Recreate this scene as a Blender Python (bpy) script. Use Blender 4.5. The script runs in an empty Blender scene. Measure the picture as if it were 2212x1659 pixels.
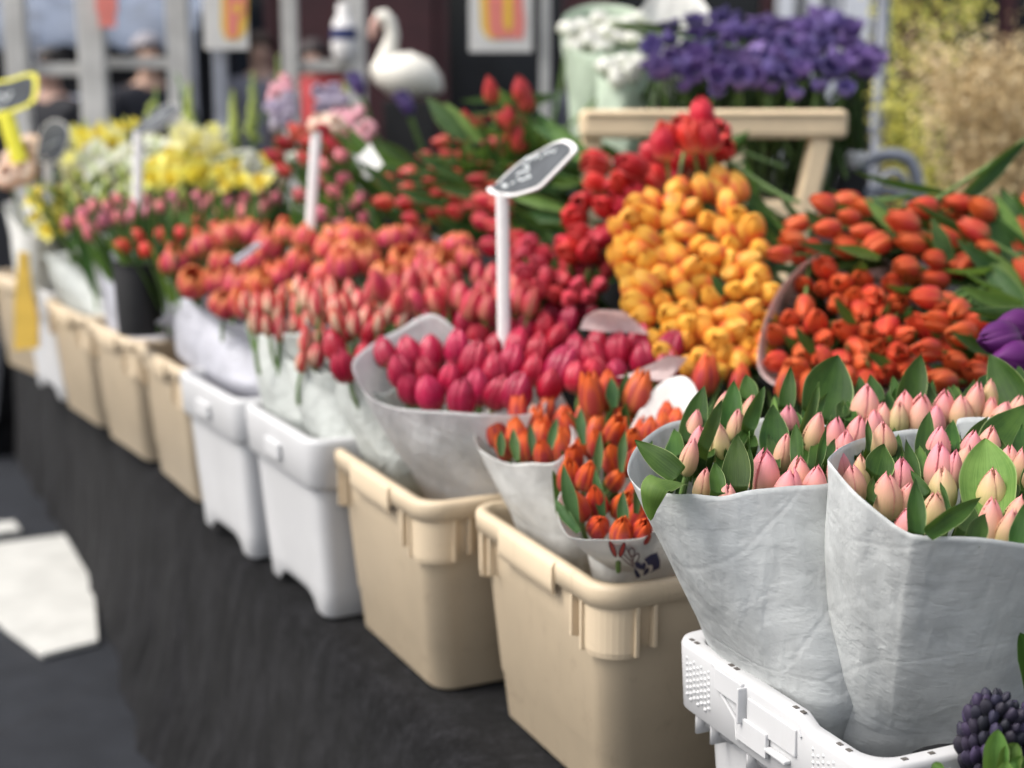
import bpy, math, random
from mathutils import Vector, Matrix, noise
from mathutils.bvhtree import BVHTree

random.seed(7)
SC = bpy.context.scene
COL = SC.collection
PI = math.pi
def R(d): return math.radians(d)

# ------------------------------------------------------------------ camera
F_PX = 3200.0            # focal length in units where the picture is 2212 wide
CX, CY, YH = 1106.0, 829.5, 195.0
EYE = Vector((0, 0, 1.42))
PITCH = math.atan((CY - YH) / F_PX)
cam_d = bpy.data.cameras.new("camera")
cam = bpy.data.objects.new("camera", cam_d)
COL.objects.link(cam)
cam.location = EYE
cam.rotation_euler = (PI / 2 - PITCH, 0, 0)
cam_d.sensor_width = 36
cam_d.lens = F_PX / 2212 * 36
cam_d.clip_end = 500
cam_d.dof.use_dof = True
cam_d.dof.focus_distance = 1.44
cam_d.dof.aperture_fstop = 3.1
cam_d.dof.aperture_blades = 0
SC.camera = cam

def ray(x, y):
    dx, dy = (x - CX) / F_PX, (CY - y) / F_PX
    c, s = math.cos(PITCH), math.sin(PITCH)
    return Vector((dx, c + dy * s, -s + dy * c))
def at(x, y, Y):
    "point seen at picture place (x, y) and standing Y metres ahead"
    d = ray(x, y)
    return EYE + d * (Y / d.y)
def onz(x, y, z):
    d = ray(x, y)
    return EYE + d * ((z - EYE.z) / d.z)
def onplane(x, y, p, n):
    d = ray(x, y)
    return EYE + d * ((p - EYE).dot(n) / d.dot(n))

# ------------------------------------------------------------------ mesh helper
class MB:
    def __init__(s): s.v, s.f, s.c = [], [], []
    def add(s, vs, fs, cs=None):
        o = len(s.v)
        s.v += [tuple(p) for p in vs]
        s.f += [tuple(i + o for i in f) for f in fs]
        s.c += list(cs) if cs else [(0.5, 0.5, 0.5, 1)] * len(vs)
        return s
    def box(s, c, size, rot=None):
        x, y, z = (k / 2 for k in size)
        vs = [Vector((a * x, b * y, d * z)) for a in (-1, 1) for b in (-1, 1) for d in (-1, 1)]
        if rot is not None: vs = [rot @ p for p in vs]
        c = Vector(c)
        return s.add([p + c for p in vs], [(0,1,3,2),(4,6,7,5),(0,4,5,1),(2,3,7,6),(0,2,6,4),(1,5,7,3)])
    def grid(s, rows, closed=False, cs=None):
        n, m = len(rows), len(rows[0])
        vs = [p for r in rows for p in r]
        fs = []
        for i in range(n - 1):
            for j in range(m if closed else m - 1):
                k = (j + 1) % m
                fs.append((i*m + j, i*m + k, (i+1)*m + k, (i+1)*m + j))
        return s.add(vs, fs, cs)
    def cap(s, ring, flip=False):
        vs = list(ring)
        return s.add(vs, [tuple(reversed(range(len(vs)))) if flip else tuple(range(len(vs)))])
    def sweep(s, pts, rad, seg=10, caps=True, ell=None, up=None):
        pts = [Vector(p) for p in pts]
        if not hasattr(rad, '__len__'): rad = [rad] * len(pts)
        rows, prev = [], None
        for i, p in enumerate(pts):
            t = (pts[min(i+1, len(pts)-1)] - pts[max(i-1, 0)]).normalized()
            if prev is None:
                a = Vector(up) if up else (Vector((0,0,1)) if abs(t.z) < .9 else Vector((1,0,0)))
            else: a = prev
            x = (a - t * a.dot(t)).normalized(); prev = x
            y = t.cross(x)
            e = ell[i] if ell else 1
            rows.append([p + x * (rad[i] * math.cos(k*2*PI/seg)) + y * (rad[i] * e * math.sin(k*2*PI/seg)) for k in range(seg)])
        s.grid(rows, True)
        if caps: s.cap(rows[0], True); s.cap(rows[-1])
        return s
    def dome(s, c, r, n, seg=8, rings=3, sq=1.0):
        "half ball of radius r on a surface with normal n"
        n = Vector(n).normalized(); c = Vector(c)
        a = Vector((0,0,1)) if abs(n.z) < .9 else Vector((1,0,0))
        x = (a - n*a.dot(n)).normalized(); y = n.cross(x)
        rows = []
        for i in range(rings + 1):
            t = i / rings * PI / 2 * .98
            rows.append([c + (x*math.cos(k*2*PI/seg) + y*math.sin(k*2*PI/seg))*r*math.cos(t) + n*(r*sq*math.sin(t)) for k in range(seg)])
        s.grid(rows, True); s.cap(rows[-1])
        return s
    def mesh(s, name, mat, smooth=True):
        me = bpy.data.meshes.new(name)
        me.from_pydata(s.v, [], s.f)
        at_ = me.attributes.new("pc", 'FLOAT_COLOR', 'POINT')
        flat = [k for c in s.c for k in c]
        at_.data.foreach_set("color", flat)
        if smooth: me.polygons.foreach_set("use_smooth", [True] * len(me.polygons))
        if mat: me.materials.append(mat)
        me.update()
        return me
    def build(s, name, mat, parent=None, smooth=True, bevel=0):
        o = link(name, s.mesh(name, mat, smooth), parent)
        if bevel:
            b = o.modifiers.new("bevel", 'BEVEL'); b.width = bevel; b.segments = 2; b.limit_method = 'ANGLE'
        return o

def link(name, data, parent=None):
    o = bpy.data.objects.new(name, data)
    COL.objects.link(o)
    if parent is not None: o.parent = parent
    return o
def tag(o, label=None, cat=None, group=None, kind=None):
    if label: o['label'] = label
    if cat: o['category'] = cat
    if group: o['group'] = group
    if kind: o['kind'] = kind
    return o
def thing(name, label, cat, loc=(0,0,0), rz=0, group=None):
    o = link(name, None)
    o.empty_display_size = .02
    o.location = loc; o.rotation_euler = (0, 0, rz)
    return tag(o, label, cat, group)
def clone(root, label=None, group=None):
    r = root.copy(); COL.objects.link(r)
    if label: r['label'] = label
    if group: r['group'] = group
    for ch in list(root.children):
        c = ch.copy(); COL.objects.link(c); c.parent = r
        for g in list(ch.children):
            d = g.copy(); COL.objects.link(d); d.parent = c
    return r
def axis_rot(axis, spin=0.0):
    "rotation taking +Z to axis, spun about itself"
    return Vector(axis).normalized().to_track_quat('Z', 'Y') @ Matrix.Rotation(spin, 3, 'Z').to_quaternion()
def spline(pts, t):
    "Catmull-Rom through a list of Vectors / tuples, t in 0..1 open"
    n = len(pts) - 1
    x = min(max(t * n, 0), n - 1e-9); i = int(x); f = x - i
    g = lambda k: Vector(pts[min(max(k, 0), n)])
    a, b, c, d = g(i-1), g(i), g(i+1), g(i+2)
    return .5 * ((2*b) + (c-a)*f + (2*a-5*b+4*c-d)*f*f + (3*b-a-3*c+d)*f**3)
def loop_spline(pts, t):
    n = len(pts)
    x = (t % 1.0) * n; i = int(x) % n; f = x - int(x)
    g = lambda k: Vector(pts[k % n])
    a, b, c, d = g(i-1), g(i), g(i+1), g(i+2)
    return .5 * ((2*b) + (c-a)*f + (2*a-5*b+4*c-d)*f*f + (3*b-a-3*c+d)*f**3)
def interp(tab, x):
    "smooth curve through (position, value) knots"
    n = len(tab)
    if x >= tab[-1][0]: return tab[-1][1]
    k = max(i for i in range(n - 1) if tab[i][0] <= max(x, tab[0][0]))
    def slope(i):
        if i == 0: return (tab[1][1] - tab[0][1])/(tab[1][0] - tab[0][0])
        if i == n - 1: return (tab[-1][1] - tab[-2][1])/(tab[-1][0] - tab[-2][0])
        return (tab[i+1][1] - tab[i-1][1])/(tab[i+1][0] - tab[i-1][0])
    h = tab[k+1][0] - tab[k][0]; t = (x - tab[k][0])/h
    return ((2*t**3 - 3*t*t + 1)*tab[k][1] + (t**3 - 2*t*t + t)*h*slope(k) + (3*t*t - 2*t**3)*tab[k+1][1] + (t**3 - t*t)*h*slope(k+1))

# ------------------------------------------------------------------ materials
def newmat(name):
    m = bpy.data.materials.new(name); m.use_nodes = True
    nt = m.node_tree; nt.nodes.clear()
    out = nt.nodes.new('ShaderNodeOutputMaterial')
    return m, nt, out
class NT:
    def __init__(s, nt): s.nt = nt
    def n(s, t, **kw):
        o = s.nt.nodes.new(t)
        for k, v in kw.items():
            if k.startswith('i_'):
                key = k[2:]
                o.inputs[int(key) if key.isdigit() else key.replace('_', ' ')].default_value = v
            else: setattr(o, k, v)
        return o
    def l(s, a, b): s.nt.links.new(a, b)
    def math(s, op, a, b=None, clamp=False):
        o = s.n('ShaderNodeMath', operation=op); o.use_clamp = clamp
        for i, v in enumerate((a, b)):
            if v is None: continue
            if isinstance(v, (int, float)): o.inputs[i].default_value = v
            else: s.l(v, o.inputs[i])
        return o.outputs[0]
    def mix(s, f, a, b, bt='MIX'):
        o = s.n('ShaderNodeMix', data_type='RGBA', blend_type=bt)
        for k, v in ((0, f), (6, a), (7, b)):
            if isinstance(v, (int, float)): o.inputs[k].default_value = v
            elif isinstance(v, tuple): o.inputs[k].default_value = (*v[:3], 1)
            else: s.l(v, o.inputs[k])
        return o.outputs[2]
    def smooth(s, x, a, b, lo=0., hi=1.):
        o = s.n('ShaderNodeMapRange', interpolation_type='SMOOTHSTEP')
        s.l(x, o.inputs[0])
        o.inputs[1].default_value = a; o.inputs[2].default_value = b
        o.inputs[3].default_value = lo; o.inputs[4].default_value = hi
        return o.outputs[0]
    def ramp(s, x, stops):
        o = s.n('ShaderNodeValToRGB'); e = o.color_ramp.elements
        while len(e) < len(stops): e.new(.5)
        for k, (p, c) in zip(e, stops): k.position = p; k.color = (*c, 1)
        s.l(x, o.inputs[0]); return o.outputs[0]
    def noise(s, scale, vec=None, detail=3., rough=.5, dist=0.):
        o = s.n('ShaderNodeTexNoise', i_Scale=scale, i_Detail=detail, i_Roughness=rough, i_Distortion=dist)
        if vec is not None: s.l(vec, o.inputs['Vector'])
        return o.outputs[0]
    def bump(s, h, strength, dist):
        o = s.n('ShaderNodeBump', i_Strength=strength, i_Distance=dist)
        s.l(h, o.inputs['Height']); return o.outputs[0]

def surf(nt, N, out, col, rough, normal=None, transl=0., spec=.5, tcol=None, coat=0.):
    b = N.n('ShaderNodeBsdfPrincipled')
    if isinstance(col, tuple): b.inputs['Base Color'].default_value = (*col, 1)
    else: N.l(col, b.inputs['Base Color'])
    if isinstance(rough, (int, float)): b.inputs['Roughness'].default_value = rough
    else: N.l(rough, b.inputs['Roughness'])
    b.inputs['Specular IOR Level'].default_value = spec
    if coat: b.inputs['Coat Weight'].default_value = coat
    if normal is not None: N.l(normal, b.inputs['Normal'])
    sh = b.outputs[0]
    if transl:
        t = N.n('ShaderNodeBsdfTranslucent')
        c = tcol if tcol is not None else col
        if isinstance(c, tuple): t.inputs[0].default_value = (*c, 1)
        else: N.l(c, t.inputs[0])
        if normal is not None: N.l(normal, t.inputs['Normal'])
        m = N.n('ShaderNodeMixShader'); m.inputs[0].default_value = transl
        N.l(sh, m.inputs[1]); N.l(t.outputs[0], m.inputs[2]); sh = m.outputs[0]
    N.l(sh, out.inputs[0])

def obj_random(N): return N.n('ShaderNodeObjectInfo').outputs['Random']

def petal_mat(name, stops, edge=None, edge_amt=.0, flame=None, flame_amt=0., fwin=(.1,.9), var=.12, hue=.007, transl=.22, rough=.42, streak=.18, alt=None, edge_at=(.72,1.0)):
    m, nt, out = newmat(name); N = NT(nt)
    a = N.n('ShaderNodeAttribute', attribute_name='pc')
    sp = N.n('ShaderNodeSeparateColor'); N.l(a.outputs['Color'], sp.inputs[0])
    su, v, pr = sp.outputs
    u = N.math('ABSOLUTE', N.math('SUBTRACT', N.math('MULTIPLY', su, 2.), 1.))
    cmb = N.n('ShaderNodeCombineXYZ')
    N.l(N.math('MULTIPLY', su, 26.), cmb.inputs[0]); N.l(N.math('MULTIPLY', v, 1.6), cmb.inputs[1])
    N.l(N.math('MULTIPLY', pr, 37.), cmb.inputs[2])
    st = N.noise(1.0, cmb.outputs[0], 3, .6)
    big = N.noise(.35, cmb.outputs[0], 2, .5)
    vv = N.math('ADD', v, N.math('MULTIPLY', N.math('SUBTRACT', st, .5), .25))
    col = N.ramp(vv, stops)
    rnd = obj_random(N)
    if alt:
        col = N.mix(N.math('MULTIPLY', rnd, alt[1]), col, N.ramp(vv, alt[0]))
    if flame:
        w = N.math('MULTIPLY', N.smooth(v, fwin[0]-.08, fwin[0]+.15), N.smooth(v, fwin[1]-.2, fwin[1]+.05, 1, 0))
        f = N.math('MULTIPLY', N.smooth(N.math('ADD', u, N.math('MULTIPLY', N.math('SUBTRACT', st, .5), .7)), .15, .75, 1, 0), w)
        col = N.mix(N.math('MULTIPLY', f, flame_amt), col, flame)
    if edge:
        e = N.smooth(N.math('ADD', u, N.math('MULTIPLY', N.math('SUBTRACT', st, .5), .3)), *edge_at)
        col = N.mix(N.math('MULTIPLY', e, edge_amt), col, edge)
    k = N.math('ADD', 1 - streak/2, N.math('MULTIPLY', st, streak))
    k = N.math('MULTIPLY', k, N.math('ADD', 1 - var, N.math('MULTIPLY', rnd, 2*var)))
    hsv = N.n('ShaderNodeHueSaturation')
    N.l(col, hsv.inputs['Color']); N.l(k, hsv.inputs['Value'])
    N.l(N.math('ADD', .5 - hue, N.math('MULTIPLY', N.math('FRACT', N.math('MULTIPLY', rnd, 7.13)), 2*hue)), hsv.inputs['Hue'])
    c = hsv.outputs[0]
    surf(nt, N, out, c, rough, N.bump(st, .25, .001), transl, .4)
    return m

def leaf_mat(name, dark, light, edge=(.25,.33,.13), transl=.18, rough=.42):
    m, nt, out = newmat(name); N = NT(nt)
    a = N.n('ShaderNodeAttribute', attribute_name='pc')
    sp = N.n('ShaderNodeSeparateColor'); N.l(a.outputs['Color'], sp.inputs[0])
    su, v, pr = sp.outputs
    u = N.math('ABSOLUTE', N.math('SUBTRACT', N.math('MULTIPLY', su, 2.), 1.))
    cmb = N.n('ShaderNodeCombineXYZ')
    N.l(N.math('MULTIPLY', su, 40.), cmb.inputs[0]); N.l(N.math('MULTIPLY', v, 1.2), cmb.inputs[1]); N.l(N.math('MULTIPLY', pr, 50.), cmb.inputs[2])
    st = N.noise(1.0, cmb.outputs[0], 3, .6)
    g = N.n('ShaderNodeNewGeometry')
    bl = N.noise(38., g.outputs['Position'], 3, .55)
    col = N.mix(N.smooth(N.math('ADD', N.math('MULTIPLY', st, .55), N.math('MULTIPLY', bl, .55)), .3, .8), dark, light)
    rnd = obj_random(N)
    col = N.mix(N.smooth(u, .93, .985), col, edge)
    col = N.mix(N.math('MULTIPLY', N.smooth(u, .0, .07, 1, 0), .35), col, light)
    hsv = N.n('ShaderNodeHueSaturation'); N.l(col, hsv.inputs['Color'])
    N.l(N.math('ADD', .75, N.math('MULTIPLY', rnd, .5)), hsv.inputs['Value'])
    N.l(N.math('ADD', .48, N.math('MULTIPLY', N.math('FRACT', N.math('MULTIPLY', rnd, 5.7)), .035)), hsv.inputs['Hue'])
    c = hsv.outputs[0]
    tc = N.mix(.6, c, (.25, .42, .05), 'MIX')
    surf(nt, N, out, c, N.math('ADD', rough, N.math('MULTIPLY', bl, .2)), N.bump(st, .35, .0012), transl, .22, tc)
    return m

def plain(name, col, rough=.5, var=.15, scale=12., bump=.2, bscale=60., bdist=.002, spec=.5, transl=0., grime=None, grime_amt=0.):
    m, nt, out = newmat(name); N = NT(nt)
    tc = N.n('ShaderNodeTexCoord')
    g = N.n('ShaderNodeNewGeometry')
    pos = g.outputs['Position']
    n1 = N.noise(scale, pos, 4, .6)
    dark = tuple(c * (1 - var) for c in col); lite = tuple(min(1, c * (1 + var)) for c in col)
    c = N.mix(N.smooth(n1, .3, .7), dark, lite)
    if grime:
        n3 = N.noise(scale * 3.3, pos, 6, .7, .4)
        c = N.mix(N.math('MULTIPLY', N.smooth(n3, .58, .75), grime_amt), c, grime)
    n2 = N.noise(bscale, pos, 3, .6)
    surf(nt, N, out, c, N.math('ADD', rough - .06, N.math('MULTIPLY', n1, .12)), N.bump(n2, bump, bdist), transl, spec)
    return m

def paper_mat(name, col, transl=.3, fold=1.0, tint=None, glossy=.35):
    m, nt, out = newmat(name); N = NT(nt)
    tc = N.n('ShaderNodeTexCoord'); o = tc.outputs['Object']
    def warped(scale, amt, rot, stretch):
        mp = N.n('ShaderNodeMapping'); mp.inputs['Rotation'].default_value = rot; mp.inputs['Scale'].default_value = stretch
        N.l(o, mp.inputs[0])
        nn = N.n('ShaderNodeTexNoise', i_Scale=scale, i_Detail=2.); N.l(o, nn.inputs['Vector'])
        sc = N.n('ShaderNodeVectorMath', operation='SCALE'); sc.inputs['Scale'].default_value = amt; N.l(nn.outputs['Color'], sc.inputs[0])
        ad = N.n('ShaderNodeVectorMath', operation='ADD'); N.l(mp.outputs[0], ad.inputs[0]); N.l(sc.outputs[0], ad.inputs[1])
        return ad.outputs[0]
    def crease(vec, scale, w):
        vo = N.n('ShaderNodeTexVoronoi', feature='DISTANCE_TO_EDGE', i_Scale=scale); N.l(vec, vo.inputs['Vector'])
        return N.smooth(vo.outputs[0], 0, w)
    v1 = warped(6., .05, (.4, .9, .3), (1, .6, 1.5)); v2 = warped(11., .03, (1.1, .3, .8), (1.3, 1, .5)); v3 = warped(20., .02, (.2, 1.4, .5), (1, 1.6, .7))
    facet = N.n('ShaderNodeTexVoronoi', feature='F1', i_Scale=13.); N.l(v2, facet.inputs['Vector'])
    facet2 = N.n('ShaderNodeTexVoronoi', feature='F1', i_Scale=34.); N.l(v3, facet2.inputs['Vector'])
    def ridged(vec, scale, det):
        q = N.math('ABSOLUTE', N.math('SUBTRACT', N.noise(scale, vec, det, .55), .5))
        return N.math('SUBTRACT', 1., N.smooth(q, 0, .16))
    v4 = warped(5., .06, (.2, .75, 1.0), (2.2, 1., .55)); v5 = warped(8., .05, (1.2, -.6, .3), (.6, 2., 1.3))
    h = N.math('ADD', N.math('MULTIPLY', crease(v1, 5., .025), .10), N.math('MULTIPLY', facet.outputs[0], .30))
    h = N.math('ADD', h, N.math('ADD', N.math('MULTIPLY', ridged(v4, 9., 3), .24), N.math('MULTIPLY', ridged(v5, 21., 4), .16)))
    h = N.math('ADD', h, N.math('ADD', N.math('MULTIPLY', facet2.outputs[0], .16), N.math('MULTIPLY', N.noise(80., o, 4, .65), .10)))
    h = N.math('ADD', h, N.math('MULTIPLY', N.noise(7., o, 2, .5), .7))
    nrm = N.bump(h, .32 * fold, .010)
    cloud = N.noise(21., o, 6, .66, .5)
    fib = N.noise(330., o, 3, .7)
    c = N.mix(N.smooth(cloud, .34, .66), tuple(k*.84 for k in col), tuple(min(.9, k*1.09) for k in col))
    c = N.mix(N.math('MULTIPLY', N.smooth(fib, .52, .75), .35), c, tuple(k*.82 for k in col))
    surf(nt, N, out, c, .5, nrm, transl, glossy, tint if tint else tuple(min(.9, k*1.12) for k in col))
    return m

M = {}
M['pink'] = petal_mat('pink_petal', [(0,(.34,.38,.11)),(.3,(.54,.46,.20)),(.58,(.70,.47,.27)),(.8,(.77,.41,.29)),(1,(.82,.31,.32))], (.66,.16,.20), .6, var=.08, hue=.006, transl=.2,
    alt=([(0,(.50,.42,.22)),(.3,(.68,.40,.27)),(.7,(.76,.36,.30)),(1,(.80,.28,.31))], .8), rough=.5, streak=.12, edge_at=(.92,1.02))
M['orange'] = petal_mat('orange_petal', [(0,(.28,.30,.06)),(.2,(.46,.16,.05)),(.6,(.70,.115,.03)),(1,(.80,.14,.026))], (.90,.26,.08), .7, (.44,.05,.05), .9, (.08,.80), var=.12, hue=.006)
M['magenta'] = petal_mat('magenta_petal', [(0,(.38,.30,.12)),(.14,(.48,.06,.07)),(.4,(.45,.014,.05)),(.7,(.46,.014,.055)),(1,(.56,.035,.085))], (.84,.30,.32), .75, (.34,.008,.035), .6, var=.2, hue=.007, rough=.3, streak=.3)
M['striped'] = petal_mat('striped_petal', [(0,(.45,.42,.18)),(.3,(.78,.55,.38)),(.7,(.80,.50,.36)),(1,(.78,.10,.08))], (.82,.62,.42), .7, (.62,.02,.04), .95, (.1,1.2), var=.12, edge_at=(.55,.95))
M['coralstripe'] = petal_mat('coral_petal', [(0,(.46,.38,.14)),(.25,(.64,.20,.14)),(.7,(.60,.06,.08)),(1,(.64,.08,.08))], (.84,.42,.26), .65, (.54,.02,.06), .75, (.1,.9), var=.15)
M['double'] = petal_mat('double_petal', [(0,(.42,.32,.08)),(.3,(.60,.08,.09)),(.7,(.66,.10,.085)),(1,(.82,.30,.09))], (.90,.42,.13), .75, (.58,.04,.075), .7, (.1,.7), var=.16, hue=.012)
M['yellow'] = petal_mat('yellow_petal', [(0,(.50,.34,.06)),(.14,(.78,.26,.04)),(.4,(.88,.38,.055)),(.7,(.90,.45,.06)),(1,(.90,.50,.08))], (.92,.50,.07), .7, (.84,.17,.06), .9, (.02,.72), var=.1, hue=.006)
M['scarlet'] = petal_mat('scarlet_petal', [(0,(.60,.46,.22)),(.16,(.66,.28,.16)),(.38,(.60,.045,.05)),(.7,(.56,.018,.03)),(1,(.66,.04,.045))], (.78,.20,.16), .55, None, 0, var=.22, hue=.007)
M['flame'] = petal_mat('flame_petal', [(0,(.26,.30,.08)),(.16,(.46,.24,.08)),(.38,(.58,.13,.045)),(.7,(.62,.085,.026)),(1,(.70,.11,.03))], (.84,.27,.12), .75, (.56,.035,.035), .7, (.05,.7), var=.14)
M['darkred'] = petal_mat('dark_red_petal', [(0,(.36,.36,.12)),(.25,(.52,.10,.06)),(.7,(.46,.025,.03)),(1,(.56,.06,.05))], (.70,.2,.14), .5, var=.2)
M['rose'] = petal_mat('rose_petal', [(0,(.40,.40,.16)),(.25,(.62,.22,.22)),(.7,(.68,.15,.20)),(1,(.72,.22,.28))], (.8,.4,.42), .4, var=.2, hue=.02)
M['poppyred'] = petal_mat('small_red_petal', [(0,(.4,.2,.08)),(.3,(.62,.05,.03)),(1,(.72,.06,.03))], var=.15)
M['plum'] = petal_mat('plum_petal', [(0,(.14,.05,.12)),(.5,(.10,.012,.12)),(1,(.13,.02,.15))], (.3,.1,.3), .4, var=.1)
M['purple'] = petal_mat('purple_petal', [(0,(.10,.07,.20)),(.5,(.12,.08,.25)),(1,(.21,.155,.37))], var=.25, hue=.02)
M['daffy'] = petal_mat('yellow_daffodil_petal', [(0,(.82,.66,.08)),(.5,(.88,.81,.18)),(1,(.90,.85,.30))], var=.1)
M['daffw'] = petal_mat('cream_daffodil_petal', [(0,(.84,.80,.30)),(1,(.90,.89,.66))], var=.1, transl=.45)
M['whitep'] = petal_mat('white_petal', [(0,(.7,.76,.5)),(.4,(.88,.89,.80)),(1,(.92,.91,.87))], var=.06, transl=.45)
M['peach'] = petal_mat('peach_petal', [(0,(.8,.35,.08)),(.5,(.86,.55,.36)),(1,(.90,.74,.60))], var=.12)
M['pinkp'] = petal_mat('soft_pink_petal', [(0,(.6,.35,.3)),(.5,(.78,.34,.40)),(1,(.85,.5,.55))], var=.15)
M['lime'] = petal_mat('lime_bud', [(0,(.36,.46,.10)),(1,(.66,.72,.22))], var=.15)
M['lilac'] = petal_mat('lilac_petal', [(0,(.5,.42,.55)),(1,(.78,.72,.82))], var=.15)
M['leaf'] = leaf_mat('near_tulip_leaf', (.011,.040,.006), (.042,.100,.016))
M['leafb'] = leaf_mat('tulip_leaf', (.014,.050,.014), (.060,.135,.038), transl=.15)
M['leafl'] = leaf_mat('light_tulip_leaf', (.06,.15,.03), (.16,.28,.07), transl=.3)
M['leafd'] = leaf_mat('dark_leaf', (.008,.022,.008), (.03,.06,.02), transl=.1)
M['stem'] = plain('tulip_stem', (.13,.22,.06), .4, .2)
def crate_plastic(name, col, dirt, amt, rough):
    m, nt, out = newmat(name); N = NT(nt)
    g = N.n('ShaderNodeNewGeometry'); tc = N.n('ShaderNodeTexCoord'); o = tc.outputs['Object']
    P_ = g.outputs['Position']
    sp = N.n('ShaderNodeSeparateXYZ'); N.l(o, sp.inputs[0])
    big = N.noise(5., P_, 3, .6); mid = N.noise(22., P_, 6, .75, .6); fine = N.noise(150., P_, 4, .7)
    c = N.mix(N.smooth(big, .3, .7), tuple(k*.94 for k in col), tuple(min(1, k*1.05) for k in col))
    # rubbed dirt: blotches, drips that run down, specks
    mp = N.n('ShaderNodeMapping'); mp.inputs['Scale'].default_value = (1, 1, .09); N.l(P_, mp.inputs[0])
    drip = N.noise(60., mp.outputs[0], 4, .7)
    d = N.math('ADD', N.math('MULTIPLY', N.smooth(mid, .56, .74), .55), N.math('MULTIPLY', N.smooth(drip, .58, .75), .35))
    low = N.smooth(sp.outputs[2], .0, .10, 1., .45)
    d = N.math('MULTIPLY', d, low)
    speck = N.math('MULTIPLY', N.smooth(fine, .66, .74), .6)
    d = N.math('MAXIMUM', d, speck)
    c = N.mix(N.math('MULTIPLY', d, amt), c, dirt)
    scr = N.n('ShaderNodeMapping'); scr.inputs['Scale'].default_value = (6, 6, 90); scr.inputs['Rotation'].default_value = (.1, .25, 0); N.l(P_, scr.inputs[0])
    sc = N.noise(3., scr.outputs[0], 3, .7)
    c = N.mix(N.math('MULTIPLY', N.smooth(sc, .66, .72), .25), c, tuple(min(.9, k*1.25) for k in col))
    surf(nt, N, out, c, N.math('ADD', rough - .08, N.math('MULTIPLY', mid, .2)), N.bump(N.math('ADD', fine, N.math('MULTIPLY', sc, .4)), .12, .0006), 0, .4)
    return m
M['tan'] = crate_plastic('tan_plastic', (.62,.505,.355), (.24,.16,.095), .95, .46)
M['white'] = crate_plastic('white_plastic', (.56,.563,.568), (.40,.37,.33), .45, .42)
M['paper'] = paper_mat('grey_wrapping_paper', (.655,.675,.668), .28, 1.15)
M['paperw'] = paper_mat('white_wrapping_paper', (.80,.80,.77), .3, .6)
M['paperc'] = paper_mat('milky_wrapping_paper', (.78,.78,.77), .45, 2.4, glossy=.6)
M['paperg'] = paper_mat('greenish_grey_paper', (.66,.69,.66), .3, 2.2)
M['paperl'] = paper_mat('lavender_grey_paper', (.66,.665,.72), .3, 2.4)
M['paperp'] = paper_mat('pinkish_paper', (.70,.56,.53), .3)
M['papergr'] = paper_mat('pale_green_paper', (.60,.70,.56), .3)
M['black'] = plain('matte_black', (.005,.005,.006), .6, .3)
M['metal'] = plain('dull_galvanised_metal', (.56,.55,.52), .55, .15, 6.)
M['steel'] = plain('blue_grey_metal', (.30,.32,.37), .45, .2, 6.)
M['wood'] = plain('pale_wood', (.80,.63,.41), .6, .1, 8., .3, 90.)
M['poster'] = plain('poster_paper', (.88,.87,.84), .6, .02, transl=.45)
M['chalk'] = plain('chalk', (.55,.58,.58), .9, .1)
M['slate'] = plain('slate_grey_face', (.10,.107,.115), .9, .15, 30., spec=.1)
M['signw'] = plain('white_sign_plastic', (.84,.82,.80), .45, .03)
M['signy'] = plain('yellow_sign_plastic', (.86,.80,.05), .45, .05)
M['red'] = plain('red_print', (.62,.06,.05), .6, .05)
M['navy'] = plain('navy_print', (.02,.03,.12), .6, .1)
M['yell'] = plain('yellow_print', (.80,.50,.05), .6, .05)
M['coralp'] = plain('coral_print', (.75,.22,.18), .6, .05)
M['wine'] = plain('dark_wine_print', (.10,.02,.04), .6, .05)

# ------------------------------------------------------------------ world and sun
world = bpy.data.worlds.new("World"); SC.world = world
world.use_nodes = True
wn = world.node_tree; wn.nodes.clear()
sky = wn.nodes.new('ShaderNodeTexSky'); sky.sky_type = 'NISHITA'; sky.sun_disc = False
SUN_EL, SUN_AZ = R(52), R(-104)          # azimuth from +Y, negative = to the left
sky.sun_elevation = SUN_EL; sky.sun_rotation = SUN_AZ
sky.air_density = 1.0; sky.dust_density = 5.0; sky.ozone_density = 1.0
bg = wn.nodes.new('ShaderNodeBackground'); bg.inputs[1].default_value = .15
hs = wn.nodes.new('ShaderNodeHueSaturation'); hs.inputs['Saturation'].default_value = .45; hs.inputs['Value'].default_value = 1.75
wo = wn.nodes.new('ShaderNodeOutputWorld')
wn.links.new(sky.outputs[0], hs.inputs['Color']); wn.links.new(hs.outputs[0], bg.inputs[0]); wn.links.new(bg.outputs[0], wo.inputs[0])
sl = bpy.data.lights.new("sun", 'SUN'); sl.energy = 1.55; sl.angle = R(22); sl.color = (1, .96, .90)
so = link("sun", sl)
sd = Vector((math.sin(SUN_AZ)*math.cos(SUN_EL), math.cos(SUN_AZ)*math.cos(SUN_EL), math.sin(SUN_EL)))
so.rotation_euler = sd.to_track_quat('Z', 'Y').to_euler()
so.location = sd * 20
SC.view_settings.view_transform = 'Standard'
SC.view_settings.look = 'None'
SC.view_settings.exposure = 0
SC.cycles.max_bounces = 6
SC.cycles.transparent_max_bounces = 4
SC.cycles.sample_clamp_indirect = 4

ZT = 1.42 - .866          # table top
ROW = R(26)
U = Vector((math.sin(ROW), -math.cos(ROW), 0))     # along the row, towards the camera
V = Vector((math.cos(ROW), math.sin(ROW), 0))      # into the stall

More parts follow.
